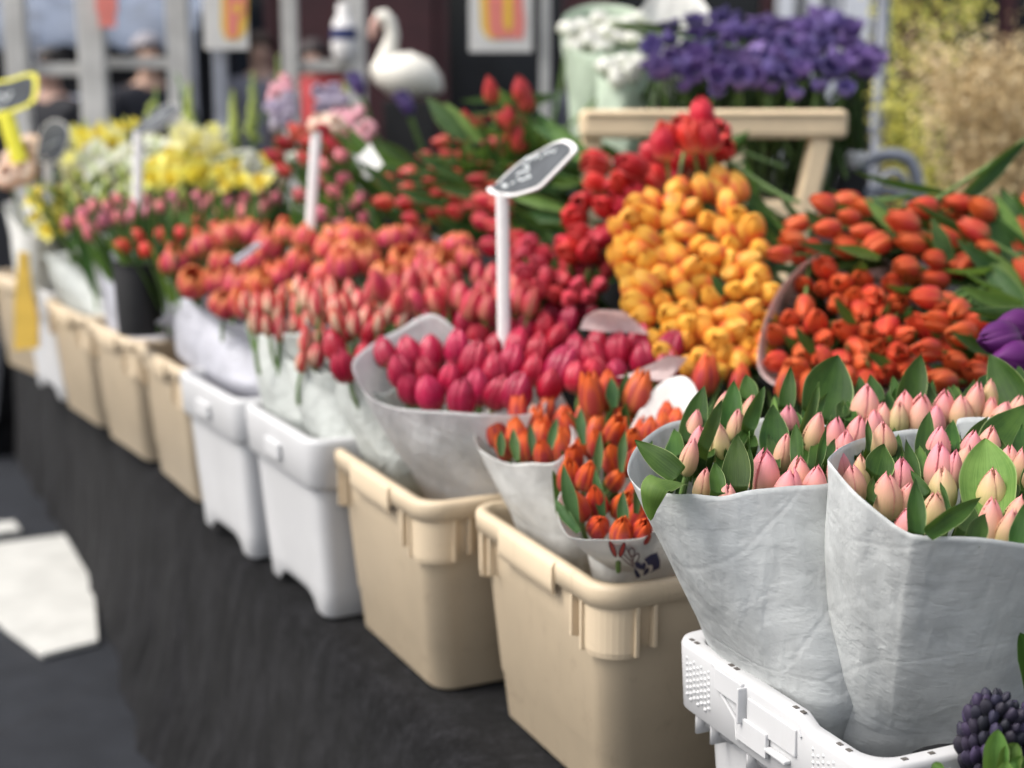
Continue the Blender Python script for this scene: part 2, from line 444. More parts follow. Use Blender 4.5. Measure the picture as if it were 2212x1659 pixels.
# ------------------------------------------------------------------ ground
def ground():
    m, nt, out = newmat('dark_paving'); N = NT(nt)
    g = N.n('ShaderNodeNewGeometry')
    mp = N.n('ShaderNodeMapping'); N.l(g.outputs['Position'], mp.inputs[0])
    mp.inputs['Rotation'].default_value = (0, 0, R(-64))
    br = N.n('ShaderNodeTexBrick', i_Scale=1.0); br.inputs['Brick Width'].default_value = .9; br.inputs['Row Height'].default_value = .6
    br.inputs['Mortar Size'].default_value = .012
    br.inputs['Color1'].default_value = (.009,.011,.016,1); br.inputs['Color2'].default_value = (.015,.018,.024,1); br.inputs['Mortar'].default_value = (.010,.011,.014,1)
    N.l(mp.outputs[0], br.inputs[0])
    n = N.noise(9., g.outputs['Position'], 5, .65)
    c = N.mix(.6, br.outputs[0], N.mix(N.smooth(n, .3, .75), (.006,.0075,.011), (.020,.023,.030)))
    n2 = N.noise(140., g.outputs['Position'], 3, .6)
    surf(nt, N, out, c, .7, N.bump(n2, .5, .004), 0, .4)
    mb = MB(); S = 120
    mb.add([(-S,-S,0),(S,-S,0),(S,S,0),(-S,S,0)], [(0,1,2,3)])
    o = mb.build('ground', m); tag(o, kind='structure')
ground()

# origin of the row: front-left bottom corner of the bin called A
A0 = onz(1108, 1560, ZT)
def rowp(u, v, z): return A0 + U*u + V*v + Vector((0, 0, z - A0.z))

# ------------------------------------------------------------------ black table cloth
def cloth():
    m, nt, out = newmat('black_fleece'); N = NT(nt)
    tc = N.n('ShaderNodeNewGeometry'); P_ = tc.outputs['Position']
    mp = N.n('ShaderNodeMapping'); N.l(P_, mp.inputs[0]); mp.inputs['Scale'].default_value = (1, 1, .62)
    s = N.noise(15., mp.outputs[0], 6, .74, .25)
    f = N.noise(110., P_, 5, .8)
    k = N.math('ADD', N.math('MULTIPLY', s, .5), N.math('MULTIPLY', f, .5))
    c = N.mix(N.smooth(k, .43, .67), (.0008,.0008,.0010), (.019,.019,.0215))
    b = N.n('ShaderNodeBsdfPrincipled'); N.l(c, b.inputs['Base Color'])
    b.inputs['Roughness'].default_value = .95; b.inputs['Specular IOR Level'].default_value = .15
    b.inputs['Sheen Weight'].default_value = .05; b.inputs['Sheen Roughness'].default_value = .5
    N.l(N.bump(f, .8, .004), b.inputs['Normal']); N.l(b.outputs[0], out.inputs[0])
    L0, L1 = -4.2, 1.6
    rows = []
    prof = [(.62, 0), (.3, 0), (.05, 0), (-.06, 0), (-.10, -.006), (-.125, -.03), (-.14, -.09), (-.155, -.18), (-.17, -.28), (-.185, -.38), (-.225, -.47), (-.25, -.548)]
    n = 320
    for i in range(n + 1):
        u = L0 + (L1 - L0) * i / n
        r = []
        for j, (v, dz) in enumerate(prof):
            k = min(1, max(0, -dz / .5))
            w = (math.sin(u*17 + 1.3*math.sin(u*5)) * .3 + noise.noise((u*4, 3, 0)) * 1.3) * .018 * k
            w += noise.noise((u*22, dz*5, 7)) * .012 * k
            f_ = min(1, max(.2, (u + 3.05)/1.7))
            if v < -.10: v = -.10 + (v + .10)*f_
            zz = ZT - .004 + dz + (noise.noise((u*9, v*9, 1)) * .004 if dz > -.05 else 0)
            r.append(rowp(u, v - w, max(zz, .004)))
        rows.append(r)
    mb = MB(); mb.grid(rows)
    # far end falls straight down
    end = []
    for k in range(8):
        end.append([rowp(L0 - .02*k/7, v, max(.004, ZT - .004 + min(dz, -k/7*.548))) for v, dz in prof])
    mb.grid(end)
    o = mb.build('table_cloth', m); tag(o, 'long black fleece cloth hanging over the edge of the flower table', 'cloth')
    # raised black tier behind the front row, covered with the same stuff
    t = MB()
    for (u0, u1, v0, v1, h) in [(-3.0, -1.05, .62, 1.5, .34)]:
        t.add([rowp(u, v, z) for z in (ZT-.5, ZT+h) for (u, v) in ((u0,v0),(u1,v0),(u1,v1),(u0,v1))],
              [(4,5,6,7),(0,1,5,4),(1,2,6,5),(2,3,7,6),(3,0,4,7)])
    t.build('display_tier', m, None, False, .02)
    tag(bpy.data.objects['display_tier'], 'black covered step behind the far bins carrying the back flower buckets', 'display step')
    t = MB()
    for (u0, u1, v0, v1, h) in [(-1.02, .95, .40, 1.45, .36)]:
        t.add([rowp(u, v, z) for z in (ZT-.5, ZT+h) for (u, v) in ((u0,v0),(u1,v0),(u1,v1),(u0,v1))],
              [(4,5,6,7),(0,1,5,4),(1,2,6,5),(2,3,7,6),(3,0,4,7)])
    o = t.build('display_tier', m, None, False, .02)
    tag(o, 'black covered step under the heaped red, yellow and orange tulips', 'display step')
cloth()

# sunlight on the paving at the left, put in as thin pale sheets
def sun_patches():
    m = plain('sun_patch_white', (.52,.52,.49), .8, .10, 9., .4, 60.)
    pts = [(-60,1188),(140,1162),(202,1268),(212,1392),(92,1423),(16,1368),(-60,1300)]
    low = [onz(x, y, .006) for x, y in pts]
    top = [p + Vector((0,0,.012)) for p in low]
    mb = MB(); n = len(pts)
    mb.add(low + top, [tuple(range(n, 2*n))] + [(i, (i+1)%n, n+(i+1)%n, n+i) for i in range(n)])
    tag(mb.build('sun_patch', m, None, False), 'bright sunlit patch of paving beside the black cloth, built as a flat pale sheet', 'sheet')
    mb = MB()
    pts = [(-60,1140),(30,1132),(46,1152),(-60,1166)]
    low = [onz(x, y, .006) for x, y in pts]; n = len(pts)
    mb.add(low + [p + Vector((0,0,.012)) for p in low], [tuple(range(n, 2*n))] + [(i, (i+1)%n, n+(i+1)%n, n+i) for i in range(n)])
    tag(mb.build('sun_patch', m, None, False), 'narrow sunlit strip of paving beyond the larger patch, built as a flat pale sheet', 'sheet')
sun_patches()

# ------------------------------------------------------------------ bins
def rrect(lx, ly, r, z, n=6):
    pts = []
    for cx, cy, a0 in ((lx/2-r, ly/2-r, 0), (-lx/2+r, ly/2-r, 90), (-lx/2+r, -ly/2+r, 180), (lx/2-r, -ly/2+r, 270)):
        for k in range(n + 1):
            a = R(a0 + 90*k/n)
            pts.append(Vector((cx + r*math.cos(a), cy + r*math.sin(a), z)))
    return pts
def fill(p, k=1):
    "more points along the long sides of a rounded rectangle"
    out = []
    for i, a in enumerate(p):
        b = p[(i+1) % len(p)]; d = (b - a).length
        m = max(1, int(d / .02)) if d > .05 else 1
        out += [a.lerp(b, q/m) for q in range(m)]
    return out

# local frame of every container: x along the row (towards the camera), y towards the customer, z up
def make_tan():
    root = thing('tan_bin', 'tan', 'plastic bin')
    LX, LY, H = .405, .31, .30
    secs = [(0, .315, .225, .030), (.006, .328, .238, .036), (.07, .340, .250, .036), (.072, .344, .254, .036), (.215, .370, .277, .036), (.222, .378, .285, .036), (.27, .385, .291, .036)]
    mb = MB(); rows = [rrect(a, b, r, z, 7) for z, a, b, r in secs]
    mb.cap(rows[0], True); mb.grid(rows, True)
    inner = [rrect(.372, .278, .034, .29, 7), rrect(.34, .25, .034, .12, 7)]
    mb.grid(inner, True); mb.cap(inner[-1])
    mb.build('body', M['tan'], root)
    mb = MB()
    rs = [(.276, .385, .291, .036), (.272, LX-.004, LY-.004, .042), (.2725, LX-.001, LY-.001, .044), (.292, LX+.001, LY+.001, .044), (.2975, LX-.002, LY-.002, .043), (.300, LX-.009, LY-.009, .040), (.2995, .374, .280, .034), (.285, .371, .277, .034)]
    mb.grid([rrect(a, b, r, z, 8) for z, a, b, r in rs], True)
    # thicker grip along the middle third of each long side
    for sy in (-1, 1):
        x0, x1, y = -.075, .075, sy*(LY/2 + .0025)
        prof = [(0, .256), (.003, .258), (.004, .270), (.004, .291), (.001, .2975), (-.004, .2995)]
        mb.grid([[Vector((x, y + sy*(dy - .002), z)) for dy, z in prof] for x in (x0-.006, x0, 0, x1, x1+.006)])
        for x in (x0-.006, x1+.006): mb.add([Vector((x, y + sy*(dy - .002), z)) for dy, z in prof], [tuple(range(len(prof)))])
    mb.build('rim', M['tan'], root)
    for sx in (-1, 1):
        for sy in (-1, 1):
            mb = MB()
            def arc(off, z, n=10):
                r = .044 + off
                cx, cy = sx*(LX/2 - .044), sy*(LY/2 - .044)
                return [Vector((cx + sx*r*math.cos(a), cy + sy*r*math.sin(a), z)) for a in [R(-8 + 106*k/n) for k in range(n+1)]]
            mb.grid([arc(-.012, .206), arc(-.006, .208), arc(-.0045, .215), arc(-.004, .2724)])
            for (fx, fy, nx) in ((LX/2-.052, LY/2-.004, 0), (LX/2-.078, LY/2-.004, 0), (LX/2-.004, LY/2-.050, 1), (LX/2-.004, LY/2-.074, 1)):
                d = .024; t = .0045
                zb = .205 if (fx, fy) in ((LX/2-.052, LY/2-.004), (LX/2-.004, LY/2-.050)) else .214
                if nx: mb.add([Vector((sx*(fx + e - d*.85), sy*(fy + q), z)) for e, z in ((0,zb),(d,.2722),(d,zb+.006),(0,.2722)) for q in (-t/2, t/2)], [(0,1,5,4),(4,5,3,2),(2,3,7,6),(6,7,1,0),(0,4,2,6),(1,7,3,5)])
                else: mb.add([Vector((sx*(fx + q), sy*(fy + e - d*.85), z)) for e, z in ((0,zb),(d,.2722),(d,zb+.006),(0,.2722)) for q in (-t/2, t/2)], [(0,1,5,4),(4,5,3,2),(2,3,7,6),(6,7,1,0),(0,4,2,6),(1,7,3,5)])
            mb.build('corner_collar', M['tan'], root, False)
    return root
def make_white():
    root = thing('white_crate', 'white', 'plastic crate')
    H = .315
    mb = MB(); LX, LY = .36, .29
    def lift(p, lx, ly):
        kx = max(0, 1 - abs(p.x / (lx/2 - .045))**6) if abs(p.x) < lx/2 - .045 else 0
        return .026 * kx if abs(p.y) > ly/2 - .03 else .0
    secs = [(0, .285, .215, .022), (.004, .293, .222, .026), (.05, .300, .228, .028), (.12, .312, .24, .028), (.235, .328, .257, .03)]
    rows = []
    for q, (z, a, b, r) in enumerate(secs):
        ring = fill(rrect(a, b, r, z, 5)) if q == 0 else None
        if q == 0: base = ring; sa, sb = a, b
        rows.append([Vector((p.x * a/sa, p.y * b/sb, z + lift(p, sa, sb) * (1 if z < .045 else 0))) for p in base])
    mb.grid(rows, True)
    inner = [rrect(.320, .25, .03, .30, 5), rrect(.29, .22, .03, .06, 5)]
    mb.grid(inner, True); mb.cap(inner[-1])
    mb.build('body', M['white'], root)
    mb = MB()
    rs = [(.236, .33, .258, .03), (.232, LX-.014, LY-.014, .03), (.236, LX-.008, LY-.008, .032), (.305, LX, LY, .036), (.313, LX-.003, LY-.003, .034), (.315, LX-.010, LY-.010, .03), (.314, LX-.034, LY-.034, .024), (.295, LX-.038, LY-.038, .024)]
    mb.grid([rrect(a, b, r, z, 6) for z, a, b, r in rs], True)
    mb.build('collar', M['white'], root)
    for s in (-1, 1):
        mb = MB(); mb.box((0, s*(LY/2 + .002), .268), (.075, .008, .028)); mb.build('grip', M['white'], root, False, .003)
    return root

BINS = []
def place(root, c, ang, label, group, sx=1):
    root.location = c; root.rotation_euler = (0, 0, ang); root.scale = (sx, 1, 1)
    root['label'] = label; root['group'] = group
def along(bl, br, z, depth):
    "centre and turn of a container whose bottom front corners are seen at bl and br"
    a, b = onz(*bl, z), onz(*br, z)
    d = (b - a).normalized(); n = Vector((-d.y, d.x, 0))
    return (a + b)/2 + n*depth/2, math.atan2(d.y, d.x)
tan0 = make_tan(); wh0 = make_white()
tans = [((138,874),(218,928),'far tan bin of three together, farthest from the white crates',.95), ((230,940),(320,1002),'middle one of three tan bins standing close together',1.), ((340,1014),(430,1092),'tan bin touching the first of two tall white crates',1.),
        ((775,1345),(945,1502),'tan bin under the milky paper wrap of magenta tulips',1.), ((1108,1560),(1283,1722),'nearest tan bin, holding orange tulips in printed paper',1.), ((28,792),(78,812),'farthest tan bin, mostly hidden at the end of the row',1.)]
for i, (bl, br, lab, s) in enumerate(tans):
    c, a = along(bl, br, ZT, .238)
    o = tan0 if i == 0 else clone(tan0)
    place(o, c, a, lab, 'tan plastic bins along the front row')
    BINS.append(o)
whites = [((444,1130),(540,1207),'white crate touching the tan bins, under grey lavender paper'), ((584,1233),(708,1341),'white crate next to the bin of magenta tulips, under green grey paper'), ((86,834),(126,846),'small looking white crate among the far bins beside the yellow board')]
for i, (bl, br, lab) in enumerate(whites):
    c, a = along(bl, br, ZT, .22)
    if i == 2: a = BINS[0].rotation_euler.z; c = BINS[0].location - Vector((math.cos(a), math.sin(a), 0))*.37
    o = wh0 if i == 0 else clone(wh0)
    place(o, c, a, lab, 'white plastic crates along the front row')
    BINS.append(o)

# ------------------------------------------------------------------ nearest white crate
def near_crate():
    zr = 1.42 - .58
    a, b = onz(1450, 1368, zr), onz(1882, 1652, zr)
    d = (b - a); LX = d.length; d.normalize(); n = Vector((-d.y, d.x, 0))
    LY = .40; H = zr - ZT
    root = thing('white_crate', 'nearest white crate with studded collar, holding the grey wraps of pink tulips', 'plastic crate')
    root.location = (a + b)/2 + n*LY/2 + Vector((0, 0, ZT - zr)); root.rotation_euler = (0, 0, math.atan2(d.y, d.x))
    root['group'] = 'white plastic crates along the front row'
    mb = MB()
    secs = [(0, LX-.085, LY-.085, .025), (.004, LX-.078, LY-.078, .028), (H-.07, LX-.05, LY-.05, .03)]
    rows = [rrect(p, q, r, z, 6) for z, p, q, r in secs]
    mb.cap(rows[0], True); mb.grid(rows, True)
    inner = [rrect(LX-.045, LY-.045, .024, H-.02, 6), rrect(LX-.09, LY-.09, .024, .05, 6)]
    mb.grid(inner, True); mb.cap(inner[-1])
    for x in (-LX/2+.045, -LX/2+.075, LX/2-.05, LX/2-.08, -.03, .03):
        mb.box((x, -LY/2+.018, H-.084), (.0035, .022, .030))
        if x < 0: mb.box((x+.013, -LY/2+.022, H-.080), (.024, .012, .020))
    mb.build('body', M['white'], root, True)
    # collar: outer skin, rounded top edge, inner skin; the last third of the front and the near side sit lower
    def low(p):
        k = min(1, max(0, (p.x - (LX*.22)) / .003))
        return -.008 * k
    mb = MB()
    zc = H - .076
    def ring(z, o, r, drop):
        base = fill(rrect(LX, LY, .030, 0, 8)); res = []
        for p in base:
            q = Vector((p.x * (LX-2*o)/LX, p.y * (LY-2*o)/LY, z))
            if drop: q.z += low(p)
            res.append(q)
        return res
    rs = [(zc+.002, .016, 0, 0), (zc-.002, .006, 0, 0), (zc+.001, .003, 0, 0), (H-.006, .0, 0, 1), (H-.0015, .0012, 0, 1), (H, .004, 0, 1), (H, .017, 0, 1), (H-.002, .020, 0, 1), (H-.03, .021, 0, 0)]
    mb.grid([ring(*q) for q in rs], True)
    mb.build('collar', M['white'], root)
    yf = -LY/2 + .0012
    # moulded studs in two panels of the front and one on the near end
    mb = MB()
    for (x0, x1, nn) in ((-LX/2+.034, -LX/2+.078, 7), (LX/2-.086, LX/2-.038, 7)):
        for i in range(nn):
            for j in range(7):
                x = x0 + (x1-x0)*i/(nn-1)
                z = H - .016 - .0068*j - (.004 if i % 2 else 0) - (.006 if x > 0 else 0)
                mb.dome((x, yf - .0005 + (H - z)*.02, z), .0023, (0, -1, .25), 8, 2, .85)
    for i in range(18):
        for j in range(4):
            mb.dome((LX/2 - .0008 - j*.0003, -LY/2+.05 + i*.0095, H - .022 - .0095*j - (.0045 if i % 2 else 0)), .0026, (1, 0, .25), 8, 2, .85)
    o = mb.build('stud_panel', M['white'], root); o['kind'] = 'stuff'
    # recessed grip with its angled lip, hanging plate and pocket
    def X(f): return -LX/2 + LX*f
    mb = MB(); lip = [(X(.245), H-.003), (X(.268), H-.006), (X(.29), H-.028), (X(.38), H-.046), (X(.39), H-.066)]
    mb.sweep([(x, yf-.001, z) for x, z in lip], [.0022]*5, 8); mb.build('grip_lip', M['white'], root)
    for nm, c, sz in (('grip_plate', (X(.345), yf-.0022, H-.015), (LX*.145, .006, .024)), ('grip_rib', (X(.425), yf-.005, H-.024), (.0035, .012, .038)),
                      ('grip_panel', (X(.56), yf-.0008, H-.028), (LX*.24, .004, .028)), ('label_pocket', (X(.475), yf-.0028, H-.050), (LX*.15, .005, .026)),
                      ('pocket_ledge', (X(.60), yf-.0030, H-.052), (LX*.10, .008, .004))):
        mb = MB(); mb.box(c, sz); mb.build(nm, M['white'], root, False, .0012)
    mb = MB(); mb.sweep([(X(.69), yf-.001, H-.012), (X(.70), yf-.001, H-.018)], [.0022, .002], 8); mb.build('lug', M['white'], root)
    # slots through the rim
    sl_m = plain('slot_shadow', (.10,.09,.08), .8)
    for f in (.075, .105, .30, .33, .63, .665, .83, .87):
        mb = MB(); mb.box((X(f), -LY/2+.0105, H + .0004 + (-.008 if f > .73 else 0)), (.006, .0045, .0008)); mb.build('rim_slot', sl_m, root, False)
    for y in (.045, .075, .155, .185, .26):
        mb = MB(); mb.box((LX/2-.0105, -LY/2+y, H - .0076), (.0045, .006, .0008)); mb.build('rim_slot', sl_m, root, False)
    for txt, f, z in (('S-DENDOM', .475, H-.0635), ('S 1820', .70, H-.0655)):
        cu = bpy.data.curves.new('embossed_text', 'FONT'); cu.body = txt; cu.size = .0095; cu.extrude = .0006; cu.align_x = 'CENTER'
        cu.materials.append(M['white'])
        tmp = link('embossed_text', cu); me = bpy.data.meshes.new_from_object(tmp); bpy.data.objects.remove(tmp)
        me.materials.clear(); me.materials.append(M['white'])
        t = link('embossed_text', me, root); t['kind'] = 'stuff'; t.location = (X(f), yf - .0005, z); t.rotation_euler = (PI/2, 0, 0)
    return root
near_crate()

# ------------------------------------------------------------------ paper wraps
WRAPS = {}
def wrap(key, label, rim, base, rad, mat, group=None, bulge=.006, crum=.003, nv=26, nt=144, axis=None, hem=.0025, name='paper_wrap', ellipse=1.0):
    rp = [at(*p) for p in rim]
    cen = sum(rp, Vector()) / len(rp)
    if isinstance(base, tuple) and len(base) == 5: base, wd, wn_, wa, wb = base
    else: base = Vector(base); wd = wn_ = None
    ax = (cen - base).normalized()
    x = Vector((1,0,0)); x = (x - ax*x.dot(ax)).normalized(); y = ax.cross(x)
    seed = random.uniform(0, 50)
    rows = [[None]*nt for _ in range(nv + 1)]; low = []
    for j in range(nt):
        t = j / nt
        p = loop_spline(rp, t)
        rel = p - cen
        an = math.atan2(rel.dot(y), rel.dot(x))
        q = base + x*(rad*math.cos(an)) + y*(rad*ellipse*math.sin(an))
        if wd is not None:
            a2 = math.atan2(rel.dot(wn_)/wb, rel.dot(wd)/wa); c2, s2 = math.cos(a2), math.sin(a2)
            q = base + wd*(wa*math.copysign(abs(c2)**.65, c2)) + wn_*(wb*math.copysign(abs(s2)**.65, s2))
        out = (x*math.cos(an) + y*math.sin(an))
        p = p + ax * (noise.noise((t*15, seed, 1)) * hem)
        low.append(q + (base - q)*.25 - Vector((0,0,.07)))
        for i in range(nv + 1):
            v = i / nv
            c = q.lerp(p, v)
            b = bulge * math.sin(PI * v)
            k = crum * (math.sin(PI * min(1, v*1.02))**.5)
            w = Vector((c.x*13 + seed, c.y*13, c.z*8))
            nz = noise.noise(w*.8) * 1.3 + (abs(noise.noise(w*1.7 + Vector((9,0,0)))) * 2 - .6) * .35
            # long pull lines running down from the rim
            nz += math.sin(an*7 + seed + v*2.2) * .4 * (1 - v)
            rows[i][j] = c + out * (b + k * nz)
    mb = MB(); mb.grid([low] + rows, True)
    o = mb.build(name, mat); tag(o, label, 'wrapping paper', group)
    sd_ = o.modifiers.new('thickness', 'SOLIDIFY'); sd_.thickness = .0004; sd_.offset = 0
    WRAPS[key] = (mb.v, mb.f, o)
    return o
def foot(a, b, z, k=1.0):
    "where a wrap sinks behind a container's front edge: middle of the visible contact line, pushed inwards"
    p, q = onz(*a, z), onz(*b, z)
    d = (q - p).normalized(); n = Vector((-d.y, d.x, 0))
    a_ = (q - p).length/2
    return ((p + q)/2 + n*(a_*k + .004), d, n, a_, a_*k)
GW = 'paper wraps standing in the front row'
wrap('n1', 'left grey paper wrap in the nearest white crate, a leaf hanging over its rim', [(1356,1010,1.47),(1378,1052,1.42),(1420,1062,1.395),(1480,1068,1.38),(1545,1069,1.375),(1620,1061,1.375),(1700,1051,1.38),(1788,1044,1.40),(1850,1010,1.47),(1840,940,1.58),(1700,905,1.64),(1570,905,1.64),(1470,908,1.60),(1395,945,1.54)], foot((1480,1390),(1745,1546),.832,.6), .078, M['paper'], GW, .004, .0034, 40, 220)
wrap('n2', 'large grey paper wrap with folded corner at the right in the nearest white crate', [(1790,988,1.345),(1796,1004,1.32),(1845,1058,1.285),(1905,1112,1.265),(1952,1148,1.25),(1990,1153,1.24),(2080,1160,1.235),(2200,1174,1.235),(2330,1170,1.25),(2430,1120,1.34),(2420,1000,1.46),(2300,930,1.53),(2180,905,1.56),(2074,903,1.56),(2066,940,1.55),(1975,928,1.54),(1872,948,1.50),(1815,966,1.42)], foot((1796,1590),(2200,1600),.80,.45), .095, M['paper'], GW, .006, .0042, 44, 260)
wrap('o1', 'white paper wrap with a small red print, left in the nearest tan bin', [(1026,955,1.96),(1060,986,1.91),(1100,1000,1.87),(1150,1001,1.83),(1200,997,1.80),(1235,950,1.88),(1215,890,2.02),(1140,872,2.08),(1080,877,2.08),(1036,900,2.03)], foot((1066,1106),(1222,1180),.85,.8), .058, M['paperw'], GW, .004, .003)
wrap('o2', 'white paper wrap printed with red and navy tulips in the nearest tan bin', [(1205,1078,1.70),(1218,1149,1.65),(1250,1163,1.625),(1310,1166,1.615),(1400,1158,1.62),(1470,1080,1.70),(1515,900,1.87),(1480,812,1.93),(1405,848,1.94),(1340,960,1.9),(1262,1010,1.82)], foot((1240,1192),(1335,1246),.85,1.05), .058, M['paperw'], GW, .006, .003)
wrap('m5', 'milky translucent paper wrap around the magenta tulips with a folded back rim', [(761,785,2.20),(786,845,2.13),(838,876,2.08),(905,884,2.03),(980,890,1.98),(1050,893,1.95),(1150,890,1.99),(1200,830,2.10),(1120,775,2.22),(1019,738,2.28),(935,678,2.32),(860,712,2.32),(800,745,2.27)], foot((832,1000),(1040,1082),.85,.9), .088, M['paperc'], GW, .006, .005)
wrap('m4', 'narrow grey paper wrap between the milky wrap and the striped tulips', [(694,790,2.41),(720,812,2.35),(760,822,2.29),(830,850,2.21),(860,800,2.3),(820,740,2.4),(760,735,2.46),(712,768,2.46)], foot((728,950),(836,1004),.85,1.), .058, M['paperg'], GW, .006, .004)
wrap('s3', 'pale grey paper wrap with a turned rim holding red and cream tulips', [(614,765,2.50),(640,787,2.44),(690,806,2.37),(730,800,2.34),(740,740,2.48),(690,705,2.58),(632,728,2.6)], foot((628,912),(716,958),.865,1.1), .060, M['paperg'], GW, .006, .004)
wrap('s2', 'green grey paper wrap rising from the second white crate', [(531,712,2.68),(560,722,2.60),(610,722,2.52),(650,715,2.46),(660,660,2.62),(600,640,2.75),(540,680,2.78)], foot((536,868),(636,918),.865,1.), .062, M['paperg'], GW, .006, .004)
wrap('d1', 'lavender grey paper wrap with a wide flap under the coral double tulips', [(300,700,3.32),(345,692,3.16),(392,645,3.06),(450,678,2.90),(528,706,2.72),(560,680,2.78),(540,620,2.95),(450,590,3.12),(365,600,3.32),(322,645,3.38)], foot((328,745),(536,856),.862,.6), .090, M['paperl'], GW, .01, .006)
wrap('f1', 'crumpled green grey paper wrap above the far tan bins', [(60,530,4.2),(72,548,4.14),(130,546,3.9),(190,528,3.70),(186,508,3.82),(130,500,4.05),(70,508,4.25)], foot((98,636),(196,690),.852,.6), .085, M['paperg'], GW, .01, .008)
wrap('f2', 'white paper strip hanging beside a dark gap above the far tan bins', [(192,512,3.70),(196,535,3.66),(230,546,3.5),(264,536,3.37),(258,515,3.5),(225,505,3.7)], foot((204,696),(296,742),.852,.6), .055, M['paperl'], GW, .006, .006)
wrap('f3', 'pale paper wrap of the yellow flowers at the far end of the row', [(8,440,4.35),(22,470,4.25),(60,505,4.1),(100,500,4.1),(90,470,4.3),(50,440,4.45)], (-1.34, 4.2, .9), .07, M['paperw'], GW, .006, .006)

def bvh(key):
    v, f, o = WRAPS[key]
    return BVHTree.FromPolygons([Vector(p) for p in v], f)
def decal(key, name, polys, mat, off=.0016):
    "print lying on the paper: each polygon is traced on the sheet and shrunk onto it"
    t = bvh(key); mb = MB()
    for poly in polys:
        vs = []
        for x, y in poly:
            h = t.ray_cast(EYE, ray(x, y).normalized())
            if h[0] is None:
                vs = []; break
            nn = h[1] if h[1].dot(EYE - h[0]) > 0 else -h[1]
            vs.append(h[0] + nn * off)
        if vs: mb.add(vs, [tuple(range(len(vs)))])
    if mb.v: return mb.build(name, mat, WRAPS[key][2], True)
def ell(cx, cy, a, b, rot, n=14):
    c, s = math.cos(R(rot)), math.sin(R(rot))
    return [(cx + a*math.cos(k*2*PI/n)*c - b*math.sin(k*2*PI/n)*s, cy + a*math.cos(k*2*PI/n)*s + b*math.sin(k*2*PI/n)*c) for k in range(n)]
def stroke(pts, w):
    out = []
    for (x0,y0),(x1,y1) in zip(pts, pts[1:]):
        l = math.hypot(x1-x0, y1-y0); nx, ny = -(y1-y0)/l*w/2, (x1-x0)/l*w/2
        out.append([(x0+nx,y0+ny),(x1+nx,y1+ny),(x1-nx,y1-ny),(x0-nx,y0-ny)])
    return out
def ring_strokes(e, w): return stroke(e + [e[0]], w)
def dd(p): return [((1480 + x/9.218)/1.1302, (1270 + y/9.218)/1.1302) for x, y in p]
decal('o2', 'navy_print', [dd([(850,865),(1000,760),(1130,720),(1200,900),(1200,1060),(1100,1110),(960,1190),(920,1000)])], M['navy'], .0010)
decal('o2', 'coral_print', [dd([(340,400),(620,385),(880,350),(890,440),(650,640),(480,520)])], M['coralp'], .0010)
decal('o2', 'tulip_print', [dd(ell(150,620,50,190,-22)), dd(ell(360,640,50,170,18)), dd([(130,400),(320,400),(310,520),(240,570),(160,520)])], M['red'], .0014)
decal('o2', 'outline_print', sum([ring_strokes(dd(e), 2.0) for e in (ell(150,620,50,190,-22), ell(360,640,50,170,18), ell(575,690,60,95,-5), ell(665,830,55,120,25))], []) + stroke(dd([(340,800),(460,910),(620,1020)]), 2) + stroke(dd([(400,740),(540,870),(620,1000)]), 2) + stroke(dd([(460,600),(520,720),(600,900)]), 2), M['wine'], .0018)
decal('o2', 'white_print', [dd(ell(830,1000,95,120,-15)), dd(ell(960,1080,70,110,25)), dd([(650,980),(770,1260),(900,1100),(800,1050)])], M['signw'], .0016)
decal('o2', 'blue_tulip_print', [dd(ell(720,990,65,95,-35)), dd(ell(830,1000,50,90,12)), dd([(625,1020),(700,1100),(770,1250),(680,1285),(640,1150)]), dd(ell(880,1130,50,110,35))], M['navy'], .0022)
decal('o1', 'tulip_print', [ell(1085,1085,6,20,-25), ell(1097,1090,6,20,10), stroke([(1090,1100),(1120,1120)], 4)[0]], M['red'], .0014)

# loose folded paper tips
def sheet(label, pts, mat, bend=.01, name='paper_flap', n=10):
    a, b, c, d = [at(*p) for p in pts]
    nn = (b - a).cross(d - a).normalized(); rows = []
    sd_ = random.uniform(0, 9)
    for i in range(n + 1):
        r = []
        for j in range(n + 1):
            s, t = i/n, j/n
            p = a.lerp(b, s).lerp(d.lerp(c, s), t)
            r.append(p + nn*(bend*math.sin(PI*s) + .004*noise.noise((s*4+sd_, t*4, 2))))
        rows.append(r)
    mb = MB(); mb.grid(rows)
    return tag(mb.build(name, mat), label, 'wrapping paper')
sheet('pinkish folded paper tip standing behind the magenta tulips', [(1252,712,2.16),(1300,668,2.16),(1345,672,2.18),(1402,722,2.2)], M['paperp'], .015)
sheet('pale paper flap right of the magenta tulips near the orange ones', [(1330,815,2.03),(1440,768,2.05),(1486,772,2.06),(1440,822,2.03)], M['paperp'], .01)
sheet('white paper flap sticking up behind the coral double tulips', [(930,505,2.95),(975,500,3.0),(1040,560,2.95),(1030,600,2.9)], M['paperl'], .01)
sheet('pale paper strip lying across the coral double tulips', [(498,560,2.72),(555,520,2.76),(568,528,2.76),(512,572,2.72)], M['paperl'], .006)
sheet('creamy paper edge between the striped tulips', [(800,640,2.55),(860,655,2.5),(880,690,2.45),(830,680,2.48)], M['paperw'], .006)
sheet('white paper cone hanging among the dark red tulips', [(760,330,3.2),(800,310,3.25),(828,352,3.2),(790,385,3.15)], M['paperw'], .02)

